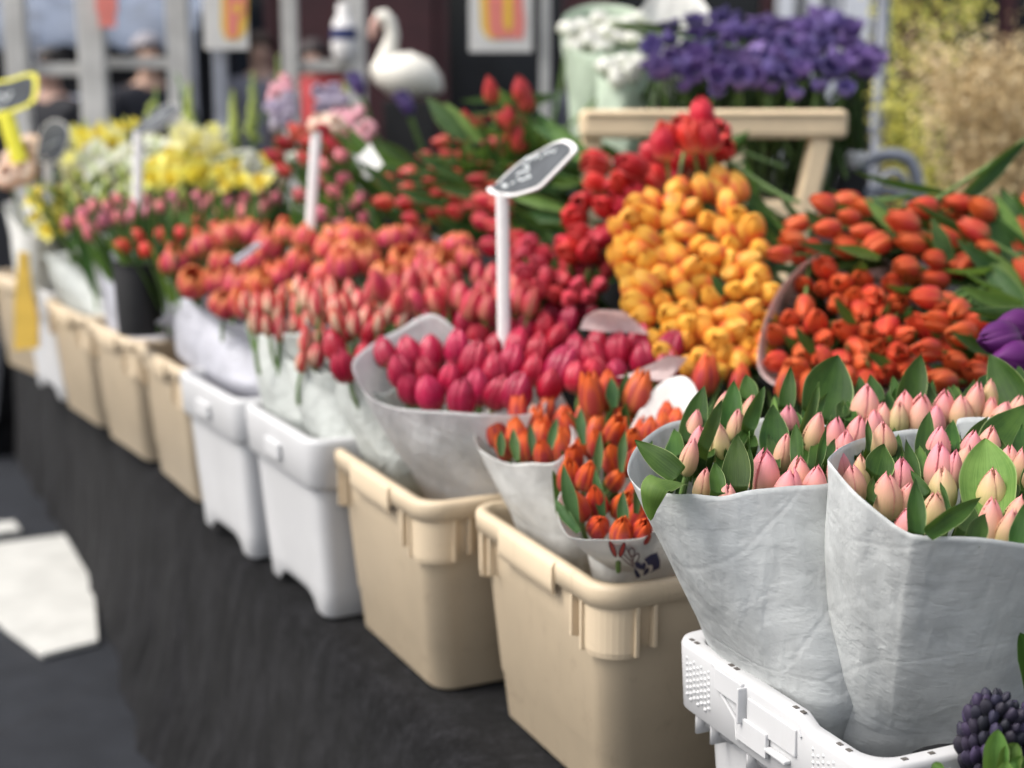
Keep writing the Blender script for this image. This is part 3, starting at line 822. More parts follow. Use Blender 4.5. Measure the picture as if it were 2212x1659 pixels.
# ------------------------------------------------------------------ flowers
def bloom_mesh(name, mat, L, Rm, prof, npet=6, open_=0., W=64, point=2.6, teeth=0., nu=8, nv=11, inner=.9, crease=.10, twist=4., seed=0, jit=.04, layers=2, tipcurl=0., lay_h=.03, ripple=1.):
    """tulip head: petals as cupped sheets round an egg shaped profile, base at the origin, +Z to the tip.
    pc = (across, along, petal)"""
    rng = random.Random(seed)
    mb = MB()
    per = npet // layers
    for k in range(npet):
        lay = k // per
        a0 = 2*PI*(k % per)/per + lay*PI/per + rng.uniform(-.06, .06)
        ls = 1 - (1-inner)*lay
        rs = ls * (1 + rng.uniform(-jit, jit))
        hs = L * (1 + (lay_h if lay == 1 and layers == 2 else 0) - (.07*lay if layers > 2 else 0) + rng.uniform(-jit, jit))
        w0 = R(W) * (1 + rng.uniform(-.06, .06)) * (1 if per >= 3 else 1.3)
        if per > 3: w0 *= 3.4/per
        op = open_ * (1 + rng.uniform(-.3, .5)) * (1 - .25*lay)
        rows, cs = [], []
        prn = rng.random()
        for i in range(nv + 1):
            v = i / nv
            r = Rm * interp(prof, v) * rs * (1 - (.75 if lay and npet == 6 and open_ < .3 else 0)*v**7) + Rm * op * v**2.2 * (.4 if lay and open_ < .3 else 1)
            hw = w0 * max(0.0, 1 - v**(point*2.2)) ** .5 if v < 1 else 0
            hw = max(hw, .05)
            if v < .12: hw *= .75 + .25*v/.12
            row = []
            for j in range(nu + 1):
                u = j/nu*2 - 1
                an = a0 + u*hw + R(twist)*(v-.5)
                uu = abs(u)
                rr = r * (1 - crease*uu**3) + Rm*.012*ripple*math.cos(u*3*PI)*(1-uu)
                rr *= 1 + .05*u*(1 if lay == 0 else -1)
                z = hs * v - hs*.05*uu**2*v
                if teeth and uu > .99 and v > .35:
                    tz = teeth * (1 if (i % 2) else -.5) * rng.uniform(.3, 1.3)
                    rr += tz; z += teeth * .4 * rng.uniform(-1, 1)
                if teeth and i == nv: z += teeth * rng.uniform(-.6, 1.4); rr += teeth*.5*rng.uniform(0,1)
                rr += Rm * tipcurl * max(0, v-.8)**1.5
                row.append(Vector((rr*math.cos(an), rr*math.sin(an), z)))
                cs.append((u*.5+.5, v, prn, 1))
            rows.append(row)
        mb.grid(rows, False, cs)
    me = mb.mesh(name, mat)
    return me
CLOSED = [(0,.22),(.06,.55),(.18,.86),(.36,1.),(.55,.96),(.74,.76),(.88,.47),(.96,.24),(1,.12)]
SLIM = [(0,.25),(.08,.6),(.25,.93),(.42,1.),(.6,.92),(.78,.68),(.9,.42),(1,.14)]
EGG = [(0,.25),(.06,.66),(.2,.95),(.4,1.),(.62,.97),(.8,.8),(.92,.56),(1,.34)]
POINT = [(0,.25),(.07,.62),(.22,.96),(.4,1.),(.58,.90),(.75,.68),(.9,.42),(1,.22)]
OPEN = [(0,.25),(.07,.68),(.22,.98),(.42,1.04),(.65,1.0),(.85,.88),(1,.74)]
BALL = [(0,.25),(.08,.75),(.25,1.0),(.5,1.04),(.75,.86),(.92,.55),(1,.4)]

def leaf_mesh(name, mat, L, W, bend=.35, cup=.35, z0=0., lean=10, seed=0, n=12, m=6, r0=.004):
    "leaf of a bunch tulip growing from the stem: rises along +Z leaning to +X"
    rng = random.Random(seed); rows, cs = [], []
    p = Vector((r0, 0, z0)); ang = R(lean)
    pr = rng.random()
    for i in range(n + 1):
        v = i / n
        w = W * (max(0, math.sin(PI * min(1, (v*.92+.08))**.85))**.8) * (.6 + .4*min(1, v*3))
        w = max(w, W*.03)
        d = Vector((math.sin(ang), 0, math.cos(ang))); nrm = Vector((math.cos(ang), 0, -math.sin(ang)))
        wob = .12*W*math.sin(v*6 + seed)
        row = []
        for j in range(m + 1):
            u = j/m*2 - 1
            row.append(p + Vector((0, u*w/2 + wob*v, 0)) - nrm*(cup*w*.5*(u*u - .33)*(-1)))
            cs.append((u*.5+.5, v, pr, 1))
        rows.append(row)
        p = p + d * (L/n); ang += bend/n * (.4 + 1.4*v)
    mb = MB(); mb.grid(rows, False, cs)
    return mb.mesh(name, mat)
def stem_mesh(L, r=.0033, seed=0, top=None):
    rng = random.Random(seed); a, b = rng.uniform(-.006,.006), rng.uniform(-.006,.006)
    mb = MB(); n = 5
    mb.sweep([(a*math.sin(PI*k/n), b*math.sin(PI*k/n), L*k/n) for k in range(n+1)], [r*1.1]*n + [r*.95], 7, False)
    return mb.mesh('stem', M['stem'])

class Kind:
    """one variety: a few prototypes (Empty > bloom, stem, leaf ...), copied for every flower"""
    def __init__(s, name, cat, blooms, stem=.17, nleaf=(0, 1), leaf=None, spread=1.0):
        s.name, s.cat, s.stem = name, cat, stem
        s.protos, s.used = [], []
        st = stem_mesh(stem, .0032, len(name))
        for i, b in enumerate(blooms):
            for nl in sorted(set(nleaf)):
                s.protos.append((b, st, nl)); s.used.append(None)
        s.leaf = leaf; s.rng = random.Random(sum(map(ord, name))); s.group = None
    def make(s, k):
        b, st, nl = s.protos[k]
        root = link(s.name, None); root.empty_display_size = .01
        root.rotation_mode = 'QUATERNION'
        o = link('bloom', b, root); o.location = (0, 0, s.stem)
        link('stem', st, root)
        for q in range(nl):
            lf = link('leaf', s.leaf[(k + q) % len(s.leaf)], root)
            lf.rotation_euler = (0, 0, q*2.6 + k)
        return root
    def put(s, pos, axis, scale, label, group, spin=None, k=None):
        k = s.rng.randrange(len(s.protos)) if k is None else k
        root = s.used[k]
        if root is None: root = s.used[k] = s.make(k)
        else: root = clone(root)
        axis = Vector(axis).normalized()
        root.rotation_quaternion = axis_rot(axis, s.rng.uniform(0, 6.28) if spin is None else spin)
        root.scale = (scale,)*3
        root.location = Vector(pos) - axis * (s.stem * scale)
        tag(root, label, s.cat, group)
        return root

def inside(poly, x, y):
    c = False; n = len(poly)
    for i in range(n):
        x0, y0 = poly[i]; x1, y1 = poly[(i+1) % n]
        if (y0 > y) != (y1 > y) and x < (x1-x0)*(y-y0)/(y1-y0) + x0: c = not c
    return c
def darts(poly, gap, seed, tries=2500, ygap=None):
    rng = random.Random(seed); pts = []
    xs = [p[0] for p in poly]; ys = [p[1] for p in poly]
    ky = gap / (ygap or gap)
    for _ in range(tries):
        x, y = rng.uniform(min(xs), max(xs)), rng.uniform(min(ys), max(ys))
        if not inside(poly, x, y): continue
        if all((x-a)**2 + ((y-b)*ky)**2 > gap*gap for a, b in pts): pts.append((x, y))
    return pts
def bunch(kind, poly, Yt, Yb, gap, label, group, axis=(0,0,1), fan=.35, jit=.12, scale=1.0, sj=.14, ygap=None, seed=1, xslope=0., head=.5, fill=False):
    """fill an outline with flowers whose head centres lie on a surface running from Yt (top) to Yb (bottom)"""
    rng = random.Random(seed*13 + 5)
    ys = [p[1] for p in poly]; y0, y1 = min(ys), max(ys)
    xs = [p[0] for p in poly]; xm = (min(xs) + max(xs))/2; ym = (y0 + y1)/2; hw = (max(xs)-min(xs))/2
    n = 0
    for x, y in darts(poly, gap, seed, ygap=ygap):
        t = (y - y0)/(y1 - y0)
        Y = Yt + (Yb - Yt)*t + rng.uniform(-.02, .02) + xslope*(x - xm)/hw
        p = at(x, y, Y)
        a = Vector(axis) + Vector((fan*(x-xm)/hw, -fan*.95*(t-.45)*2, 0)) + Vector((rng.gauss(0,jit), rng.gauss(0,jit), rng.gauss(0,jit)))
        a.normalize(); s = scale*(1 + rng.uniform(-sj, sj))
        sp = None; kk = None
        if Vector(axis).z > .85 and t > .55:
            kk = rng.choice([q for q, pr in enumerate(kind.protos) if pr[2] == min(z[2] for z in kind.protos)])
        if Vector(axis).z > .85 and kind.leaf:
            q = [rng.uniform(0, 6.28) for _ in range(6)]
            sp = max(q, key=lambda w: (axis_rot(a, w) @ Vector((1,0,0))).y + .4*(axis_rot(a, w) @ Vector((1,0,0))).x)
        kind.put(p - a*(head*kind.L*s), a, s, label, group, sp, kk)
        n += 1
    if fill:        # flowers lying deeper, seen in the gaps
        bunch(kind, poly, Yt + .05, Yb + .05, gap*1.5, label, group, axis, fan, jit*1.2, scale*.95, sj, ygap*1.5 if ygap else None, seed + 300, xslope, head)
    return n
def kind(name, cat, L, blooms, **kw):
    k = Kind(name, cat, blooms, **kw); k.L = L; return k

LB = [leaf_mesh('leaf', M['leafb'], .078, .021, .5, .5, .012, 7, 1), leaf_mesh('leaf', M['leafb'], .088, .024, .3, .6, .008, 5, 2), leaf_mesh('leaf', M['leafb'], .072, .019, .6, .5, .014, 9, 3)]
LT = [leaf_mesh('leaf', M['leafb'], .20, .024, .35, .5, .04, 5, 4), leaf_mesh('leaf', M['leafb'], .19, .028, .5, .5, .05, 7, 5), leaf_mesh('leaf', M['leafl'], .20, .022, .25, .5, .04, 4, 6)]
LH = [leaf_mesh('leaf', M['leafb'], .24, .034, .25, .5, .0, 4, 7), leaf_mesh('leaf', M['leafb'], .22, .04, .4, .5, .015, 6, 8), leaf_mesh('leaf', M['leafl'], .23, .036, .3, .5, -.01, 5, 9)]
def BM(name, mat, L, R_, prof, n=3, **kw):
    return [bloom_mesh(name, M[mat], L*(1+.06*(i-1)), R_*(1-.05*(i-1)), prof, seed=i*7+len(mat), **kw) for i in range(n)]
K = {}
def BMV(name, mat, L, R_, prof, opens, **kw):
    "one head per degree of opening"
    return [bloom_mesh(name, M[mat], L*(1+.05*(i-1)), R_*(1+.05*((i*2)%3-1)), prof, open_=o, seed=i*11+len(mat), **kw) for i, o in enumerate(opens)]
K['orange'] = kind('orange_tulip', 'tulip', .052, BMV('orange_bloom', 'orange', .052, .0155, POINT, (.02,.1,.18,.32), point=1.5, crease=.2, nu=10, nv=14, tipcurl=.6), nleaf=(0,1,1,2), leaf=LB, stem=.065)
K['magenta'] = kind('magenta_tulip', 'tulip', .056, BMV('magenta_bloom', 'magenta', .056, .0200, CLOSED, (.02,.08,.18), point=1.7, crease=.30, ripple=2., nu=10, nv=14), nleaf=(0,0,1), stem=.06, leaf=[leaf_mesh('leaf', M['leafb'], .062, .016, .5, .5, .015, 7, 11)])
K['striped'] = kind('striped_tulip', 'tulip', .050, BM('striped_bloom', 'striped', .050, .0130, SLIM, 3, crease=.14), nleaf=(0,), leaf=LB, stem=.065)
K['coral'] = kind('coral_tulip', 'tulip', .052, BM('coral_bloom', 'coralstripe', .052, .0155, SLIM, 3, open_=.05), nleaf=(0,0,1), leaf=LB, stem=.065)
K['double'] = kind('double_tulip', 'tulip', .048, BM('double_bloom', 'double', .048, .0275, BALL, 4, npet=18, layers=3, inner=.78, W=66, point=1.5, crease=.10, jit=.16, nu=8, nv=11, open_=.08, tipcurl=.6), nleaf=(0,0,1), leaf=LB, stem=.065)
K['yellow'] = kind('yellow_tulip', 'tulip', .055, BMV('yellow_bloom', 'yellow', .055, .0210, CLOSED, (0,.05,.1,.2), point=2.0, crease=.19, nu=10, nv=13), stem=.2, nleaf=(0,0,1), leaf=[leaf_mesh('leaf', M['leafb'], .16, .03, .4, .5, -.08, 8, 12)])
K['scarlet'] = kind('scarlet_tulip', 'tulip', .058, BMV('scarlet_bloom', 'scarlet', .058, .0205, EGG, (0,.08,.2,.35), point=2.0, crease=.17, nu=10, nv=13), stem=.2, nleaf=(0,0,1), leaf=[leaf_mesh('leaf', M['leafb'], .17, .03, .4, .5, -.08, 8, 13)])
K['flame'] = kind('orange_red_tulip', 'tulip', .054, BMV('orange_red_bloom', 'flame', .056, .0180, POINT, (0,.05,.14,.26), point=1.7, crease=.2, nu=10, nv=13, tipcurl=.5), stem=.22, nleaf=(0,1,2), leaf=LH)
K['darkred'] = kind('dark_red_tulip', 'tulip', .052, BM('dark_red_bloom', 'darkred', .052, .0170, POINT, 3, point=2.), stem=.24, nleaf=(2,3), leaf=LH)
K['rose'] = kind('rose_tulip', 'tulip', .044, BM('rose_bloom', 'rose', .044, .0170, SLIM, 3), stem=.18, nleaf=(2,3), leaf=LT)
K['smallred'] = kind('small_red_tulip', 'tulip', .038, BM('small_red_bloom', 'poppyred', .038, .0155, EGG, 2), stem=.17, nleaf=(2,3), leaf=LT)
K['plum'] = kind('plum_tulip', 'tulip', .056, BM('plum_bloom', 'plum', .056, .021, POINT, 2, point=1.6), stem=.2, nleaf=(1,), leaf=LH)

bunch(K['magenta'], [(832,760),(900,742),(1000,735),(1120,738),(1215,760),(1212,830),(1150,840),(1085,862),(1000,868),(905,850),(842,815)], 2.28, 2.02, 42, 'rosy magenta tulip packed with its like in the milky paper wrap', 'magenta tulips in the milky wrap', fan=.3, ygap=38, seed=3, scale=1.07, xslope=-.05, sj=.16)
bunch(K['magenta'], [(720,715),(790,700),(830,735),(790,765),(752,800),(722,790)], 2.46, 2.27, 40, 'magenta tulip in the narrow grey wrap left of the milky wrap', 'magenta tulips in the narrow grey wrap', seed=4, scale=.95)
bunch(K['magenta'], [(880,690),(960,660),(1100,665),(1260,655),(1290,690),(1225,735),(1010,735),(950,690)], 2.55, 2.34, 40, 'magenta tulip in the row behind the milky wrap, around the white sign stake', 'magenta tulips behind the milky wrap', fan=.15, ygap=34, seed=5)
bunch(K['magenta'], [(1225,770),(1260,740),(1400,735),(1448,755),(1440,795),(1330,812),(1235,835)], 2.22, 2.08, 40, 'magenta tulip right of the milky wrap in front of the yellow heap', 'magenta tulips before the yellow heap', fan=.2, ygap=34, seed=6)
bunch(K['orange'], [(1062,925),(1110,890),(1180,880),(1238,905),(1225,960),(1190,985),(1120,985),(1068,965)], 2.06, 1.85, 35, 'bright orange tulip in the white wrap at the left of the nearest tan bin', 'orange tulips in the left white wrap', fan=.35, seed=7, scale=.92, ygap=30)
bunch(K['orange'], [(1225,985),(1262,955),(1330,930),(1390,960),(1385,1050),(1392,1150),(1300,1158),(1258,1140),(1228,1080)], 1.86, 1.64, 38, 'orange tulip in the printed white wrap of the nearest tan bin', 'orange tulips in the printed wrap', axis=(.05,-.62,.9), fan=.25, seed=8, scale=.95, ygap=42)
bunch(K['orange'], [(1255,890),(1300,865),(1400,860),(1470,870),(1500,905),(1440,935),(1330,945),(1262,935)], 2.14, 2.02, 42, 'orange tulip at the back of the nearest tan bin', 'orange tulips at the back of the nearest tan bin', fan=.3, seed=9, ygap=38)
for x, y, Y, s, lean in ((1278,852,1.95,1.22,-.15), (1383,842,1.95,1.28,.2), (1313,835,1.98,1.2,0), (1525,805,2.05,1.2,.1), (1600,815,2.05,1.1,.1), (1700,820,2.0,1.1,0), (1745,835,2.0,1.,0)):
    K['orange'].put(at(x, y, Y) - Vector((lean,-.1,1)).normalized()*.03*s, (lean,-.1,1), s, 'large orange tulip flushed wine red, standing above the other orange ones' if x < 1390 else 'orange tulip half hidden behind the near pink tulips', 'tall orange tulips' if x < 1390 else 'orange tulips behind the pink ones')
bunch(K['striped'], [(528,650),(640,625),(720,640),(712,720),(690,795),(650,790),(640,720),(560,710)], 2.66, 2.38, 24, 'slim cream tulip bud flamed red, in the pale grey wraps', 'red and cream striped tulips', fan=.25, seed=10, ygap=32)
bunch(K['striped'], [(640,610),(760,625),(870,650),(880,690),(790,700),(720,690),(660,650)], 2.6, 2.36, 25, 'striped tulip bud between the coral and the magenta tulips', 'striped tulips behind the narrow wrap', fan=.2, seed=11, ygap=30)
bunch(K['coral'], [(800,620),(900,585),(1060,590),(1120,620),(1150,660),(1060,665),(960,655),(880,660)], 2.62, 2.36, 27, 'coral red tulip bud behind the magenta ones', 'coral tulips behind the magenta ones', fan=.15, seed=12, ygap=30, scale=1.1)
bunch(K['double'], [(362,575),(430,520),(520,498),(640,505),(760,510),(770,570),(690,620),(600,660),(470,655),(420,630),(365,605)], 3.12, 2.76, 46, 'round coral double tulip above the lavender grey wrap', 'coral double tulips over the lavender wrap', fan=.35, seed=13, ygap=40, jit=.2, xslope=-.14, scale=1.12)
bunch(K['double'], [(690,520),(780,488),(900,500),(1000,520),(1020,560),(930,600),(820,600),(740,580)], 3.05, 2.72, 46, 'coral double tulip right of the pale strip, before the dark red heap', 'coral double tulips before the dark red heap', fan=.3, seed=14, ygap=40, jit=.2, scale=1.12)
bunch(K['yellow'], [(1340,450),(1400,415),(1480,400),(1520,375),(1575,385),(1610,430),(1630,500),(1665,560),(1662,680),(1650,790),(1560,805),(1440,790),(1400,720),(1342,660),(1350,590),(1315,545)], 2.52, 2.14, 35, 'yellow tulip flushed orange in the heap between red and orange tulips', 'yellow tulips heaped on the black step', axis=(-.35,-.62,.55), fan=.35, jit=.32, seed=15, ygap=29, scale=.95)
bunch(K['scarlet'], [(1230,410),(1290,350),(1400,325),(1490,275),(1555,275),(1550,340),(1450,385),(1380,415),(1335,470),(1310,545),(1215,545),(1225,500)], 2.85, 2.50, 40, 'crimson tulip in the heap left of the yellow ones', 'crimson tulips heaped left of the yellow ones', axis=(-.45,-.55,.35), fan=.3, jit=.28, seed=16, ygap=36, fill=True, scale=.95)
for x, y, Y, s in ((1525,285,2.55,1.15), (1500,330,2.5,1.0), (1440,345,2.5,1.0), (1535,330,2.5,1.0)):
    K['scarlet'].put(at(x, y, Y), (-.25,-.35,.9), s, 'big crimson tulip open at the top of the red heap', 'open crimson tulips on top of the heap')
bunch(K['coral'], [(1035,440),(1075,430),(1110,500),(1160,560),(1140,600),(1080,575),(1050,520),(1030,480)], 2.75, 2.55, 34, 'salmon coral tulip at the left edge of the crimson heap', 'salmon tulips at the edge of the crimson heap', axis=(-.6,-.5,.4), fan=.2, seed=26, ygap=36, scale=1.15)
bunch(K['flame'], [(1655,745),(1700,690),(1730,610),(1790,575),(1880,580),(1940,620),(1965,700),(1950,770),(1880,830),(1760,830),(1680,800)], 2.30, 2.04, 37, 'orange red tulip inside the wrap in the middle of the right hand heap', 'orange red tulips in the pinkish wrap', axis=(-.28,-.92,.15), fan=.3, jit=.24, seed=17, ygap=37, scale=.95)
bunch(K['flame'], [(1672,545),(1720,490),(1765,440),(1860,425),(1900,480),(1905,540),(1790,540),(1720,565)], 2.42, 2.30, 44, 'orange red tulip lying over the top of the pinkish wrap', 'orange red tulips on top of the wrap', axis=(-.85,-.42,.15), fan=.15, jit=.18, seed=18, ygap=34, fill=True, scale=.9)
bunch(K['flame'], [(1930,500),(1985,440),(2060,420),(2120,440),(2150,520),(2090,580),(2030,610),(1960,600)], 2.36, 2.24, 54, 'orange red tulip with long green leaves at the right of the heap', 'orange red tulips with long leaves', axis=(-.82,-.40,.20), fan=.2, jit=.2, seed=19, ygap=42, fill=True, scale=1.0)
bunch(K['flame'], [(2000,640),(2080,650),(2160,700),(2140,810),(2040,825),(1950,810),(1990,740)], 2.14, 2.0, 46, 'orange red tulip low at the right of the heap near the plum ones', 'orange red tulips low at the right', axis=(-.75,-.5,.12), fan=.2, jit=.2, seed=20, ygap=42, fill=True, scale=.98)
for x, y, Y in ((2165,725,1.82), (2195,700,1.84), (2190,770,1.80)):
    K['plum'].put(at(x, y, Y) + Vector((.02,.01,-.005)), (-.85,-.45,.05), 1.1, 'dark plum tulip lying at the right edge of the heap', 'plum tulips at the right edge')
bunch(K['darkred'], [(815,400),(900,330),(980,260),(1080,250),(1150,260),(1180,310),(1160,370),(1080,420),(1000,470),(900,480),(830,460)], 3.35, 2.95, 40, 'dark red tulip bud lying among stems and leaves in the back heap', 'dark red tulips in the leafy back heap', axis=(-.85,-.35,.22), fan=.15, jit=.2, seed=21, ygap=27, scale=.88)
for x, y, s in ((1065,225,1.1), (1130,222,1.2), (1140,245,1.1), (1105,285,1.1), (1010,285,1.), (1125,330,1.2)):
    K['darkred'].put(at(x, y, 3.15), (-.15,-.3,.9), s, 'dark red tulip standing up from the leafy back heap', 'upright dark red tulips')
bunch(K['rose'], [(640,430),(680,370),(740,330),(790,420),(800,480),(700,500)], 3.4, 3.15, 36, 'rose pink tulip between the stake and the dark red heap', 'rose tulips by the thin stake', axis=(-.5,-.4,.7), jit=.25, seed=22)
bunch(K['darkred'], [(590,330),(640,280),(700,260),(720,320),(660,370),(600,370)], 3.6, 3.4, 34, 'salmon red bud in the leafy bunch behind the thin stake', 'salmon buds behind the thin stake', axis=(-.7,-.4,.5), jit=.25, seed=23)
bunch(K['rose'], [(135,470),(210,435),(300,430),(420,425),(540,420),(600,430),(580,465),(420,455),(280,470),(215,505),(150,500)], 3.9, 3.45, 27, 'small rose pink tulip standing above tall leaves behind the far bins', 'rose pink tulips behind the far bins', axis=(0,0,1), jit=.1, seed=24, scale=1.05, ygap=22)
bunch(K['smallred'], [(250,520),(330,500),(420,470),(560,480),(640,480),(500,510),(400,560),(370,590),(330,560),(270,540)], 3.4, 3.0, 32, 'small red tulip among tall leaves below the rose pink ones', 'small red tulips behind the far bins', axis=(0,-.1,1), jit=.12, seed=25, ygap=28)

# ------------------------------------------------------------------ near pink tulips
M['pinkg'] = petal_mat('green_pink_petal', [(0,(.36,.42,.12)),(.25,(.50,.49,.18)),(.6,(.62,.50,.24)),(.85,(.70,.44,.27)),(1,(.76,.33,.29))], (.62,.2,.22), .5, var=.07, hue=.006, transl=.2, rough=.5, streak=.12, edge_at=(.93,1.02))
M['pinkp2'] = petal_mat('bright_pink_petal', [(0,(.48,.43,.20)),(.22,(.64,.43,.27)),(.55,(.76,.36,.31)),(1,(.82,.27,.33))], (.60,.09,.17), .65, var=.07, hue=.006, transl=.2, rough=.5, streak=.12, edge_at=(.92,1.02))
BUD = [(0,.25),(.05,.58),(.18,.88),(.36,1.),(.54,.95),(.72,.75),(.86,.50),(.95,.28),(1,.12)]
pinks = []
for i, (mt, rr) in enumerate((('pink',.0158),('pinkp2',.0158),('pinkg',.0158),('pink',.0120),('pinkp2',.0122),('pinkg',.0120))):
    pinks.append(bloom_mesh('pink_bloom', M[mt], .051, rr, BUD, 6, W=66, point=5.5, teeth=.0010, nu=16, nv=28, crease=.07, seed=40+i, inner=.78, twist=8, lay_h=-.10, ripple=.2))
K['pink'] = kind('pink_tulip', 'tulip', .051, pinks, stem=.075, nleaf=(0,), leaf=None)
def ck(x, y): return 1327 + .4*x, 707.8 + .4*y
PT = []
NEAR = [ # cx, cy, width, height, lean, kind (p pink, b bright, g greenish), place
 (440,515,66,150,.12,'p','L'),(466,590,108,120,.05,'b','L'),(566,590,92,142,.0,'g','L'),(412,705,84,220,.16,'p','L'),(662,515,72,160,.08,'p','L'),
 (735,440,70,160,.16,'p','L'),(820,765,152,212,-.02,'b','L'),(950,835,148,150,.1,'b','L'),(1003,765,100,140,-.05,'p','L'),(1090,812,110,130,.05,'b','L'),
 (922,655,84,175,.1,'p','L'),(1092,545,100,180,.2,'p','L'),(1196,545,86,120,.1,'b','L'),(1322,540,84,125,.15,'b','L'),(1250,600,100,90,.05,'b','L'),
 (612,885,84,80,.1,'p','L'),(490,815,44,120,.1,'p','L'),(940,465,64,90,0,'b','L'),(600,385,40,90,.15,'p','L'),
 (1366,402,140,192,.06,'p','B'),(1412,490,74,90,0,'b','B'),(1540,460,104,120,.06,'g','B'),(1572,395,84,110,-.05,'p','B'),(1662,440,132,165,.03,'p','B'),
 (1742,465,56,90,.1,'b','B'),(1880,445,112,165,-.02,'p','B'),(1958,395,108,205,.12,'p','B'),(2036,350,64,140,.05,'g','B'),(2040,430,54,120,.05,'p','B'),
 (2100,480,104,165,.22,'p','B'),(1455,440,50,70,.1,'p','B'),(1790,380,50,80,0,'b','B'),(2190,430,80,130,.1,'p','B'),
 (1462,610,118,205,-.06,'p','R'),(1336,780,96,185,-.02,'g','R'),(1290,815,92,150,-.12,'p','R'),(1566,785,104,160,-.12,'b','R'),(1480,910,150,258,-.03,'p','R'),
 (1585,905,70,140,.22,'p','R'),(1600,1050,152,175,.04,'b','R'),(1770,745,150,245,-.05,'b','R'),(1840,760,90,200,.05,'b','R'),(1776,860,142,226,-.03,'g','R'),
 (1738,985,132,200,-.03,'g','R'),(1912,685,84,100,.25,'p','R'),(2050,885,150,255,-.02,'g','R'),(2044,1035,134,245,.02,'p','R'),(2142,1070,104,190,.18,'p','R'),
 (1762,590,92,110,.05,'b','R'),(2205,720,64,150,.05,'p','R'),(2200,960,80,120,.1,'p','R'),(2136,665,46,60,0,'p','R'),(2040,580,84,90,.1,'p','R'),
 (1945,590,50,60,.1,'b','R'),(2290,800,120,200,.05,'p','R'),(2330,980,130,200,.05,'p','R'),(1215,700,70,90,-.1,'b','R'),
]
LAB = {('L','p'):'peach pink fringed tulip bud in the left grey wrap', ('L','b'):'bright pink fringed tulip bud in the left grey wrap', ('L','g'):'greenish fringed tulip bud in the left grey wrap, high at its centre',
       ('B','p'):'peach pink fringed tulip bud at the back, above the right wrap paper tip', ('B','b'):'small bright pink tulip bud at the back of the grey wraps', ('B','g'):'greenish tulip bud at the back of the grey wraps',
       ('R','p'):'peach pink fringed tulip bud in the large right grey wrap', ('R','b'):'bright pink fringed tulip bud in the large right grey wrap', ('R','g'):'pale greenish fringed tulip bud in the large right grey wrap'}
def near_Y(cy, w):
    if w == 'L': return 1.415 + (820 - cy)/370*.17
    if w == 'B': return 1.605 + (460 - cy)/100*.02
    return 1.285 + (1060 - cy)/450*.19
for cx, cy, w, h, lean, c, pl in NEAR:
    x, y = ck(cx, cy); Y = near_Y(cy, pl)
    wm = w*.4*Y/F_PX
    slim = h/w > 1.75
    k = {'p':0,'b':1,'g':2}[c] + (3 if slim else 0)
    s = min(1.42, max(.84, 1.17*wm/(2*(.0120 if slim else .0158)*.98)))
    a = Vector((lean, random.uniform(-.16,-.02), 1)).normalized()
    # the tip is what shows: hang the bud from the top of its outline
    top = at(x + lean*h*.2, y - .2*h*.98, Y)
    r = K['pink'].put(top - a*(.0505*s), a, s, LAB[(pl, c)], {'L':'pink tulips in the left grey wrap','B':'pink tulips at the back of the grey wraps','R':'pink tulips in the right grey wrap'}[pl], k=k)
    PT.append((r, x, y, pl))

def near_leaf(bx, by, tx, ty, w, pl, mat='leaf', cup=.30, curl=0., face=(0,0), sag=.0, fat=.38, under=.05, dY=None):
    if dY is None: dY = (.030, .030)
    "one broad tulip leaf from its visible foot to its tip"
    b2, t2 = ck(bx, by), ck(tx, ty)
    Yb = near_Y(min(by, 900 if pl == 'L' else 1120), pl) + dY[0]; Yt = near_Y(max(ty, 420) if pl != 'B' else ty, pl)
    Yt = Yb + (Yt - Yb)*.25 + .015 + dY[1]
    B, T = at(*b2, Yb), at(*t2, Yt)
    W = w*.4*Yb/F_PX
    ax = (T - B); L = ax.length; ax.normalize()
    view = (EYE - B).normalized()
    sx = ax.cross(view).normalized()
    nrm = sx.cross(ax).normalized()
    nrm = (nrm + sx*face[0] + ax*face[1]).normalized(); sx = ax.cross(nrm).normalized()
    foot_ = B + Vector((0, .045, -.055)) * (under/.05)
    n, m = 22, 10; rows, cs = [], []; pr = random.random()
    Lf = (T - B).length
    for i in range(n + 1):
        v = i/n
        wv = (1 - abs((v - fat)/(1 - fat))**1.75)**.96 if v > fat else .62 + .38*math.sin(PI/2*v/fat)
        wv = max(wv, 0.012)
        c = (B.lerp(T, (v - .18)/.82) if v >= .18 else foot_.lerp(B, v/.18)) + nrm*(.5*sag*math.sin(PI*v)*Lf) + nrm*(curl*Lf*v*v) + sx*(.03*Lf*math.sin(v*3 + pr*6)*.3)
        row = []
        for j in range(m + 1):
            u = j/m*2 - 1
            wig = .0012*math.sin(v*9 + u*2 + pr*9) * abs(u)
            row.append(c + sx*(u*W/2*wv*(1 - cup*.18*u*u)) + nrm*(cup*W*.5*wv*(u*u - .4) + wig))
            cs.append((u*.5+.5, v, pr, 1))
        rows.append(row)
    mb = MB(); mb.grid(rows, False, cs)
    # belongs to the nearest flower of the same wrap
    r = min((q for q in PT if q[3] == pl), key=lambda q: (q[1]-b2[0])**2 + (q[2]-b2[1])**2)[0]
    o = mb.build('leaf', M[mat], None)
    o.parent = r
    o.matrix_parent_inverse = Matrix.LocRotScale(r.location, r.rotation_quaternion, r.scale).inverted()
    return o
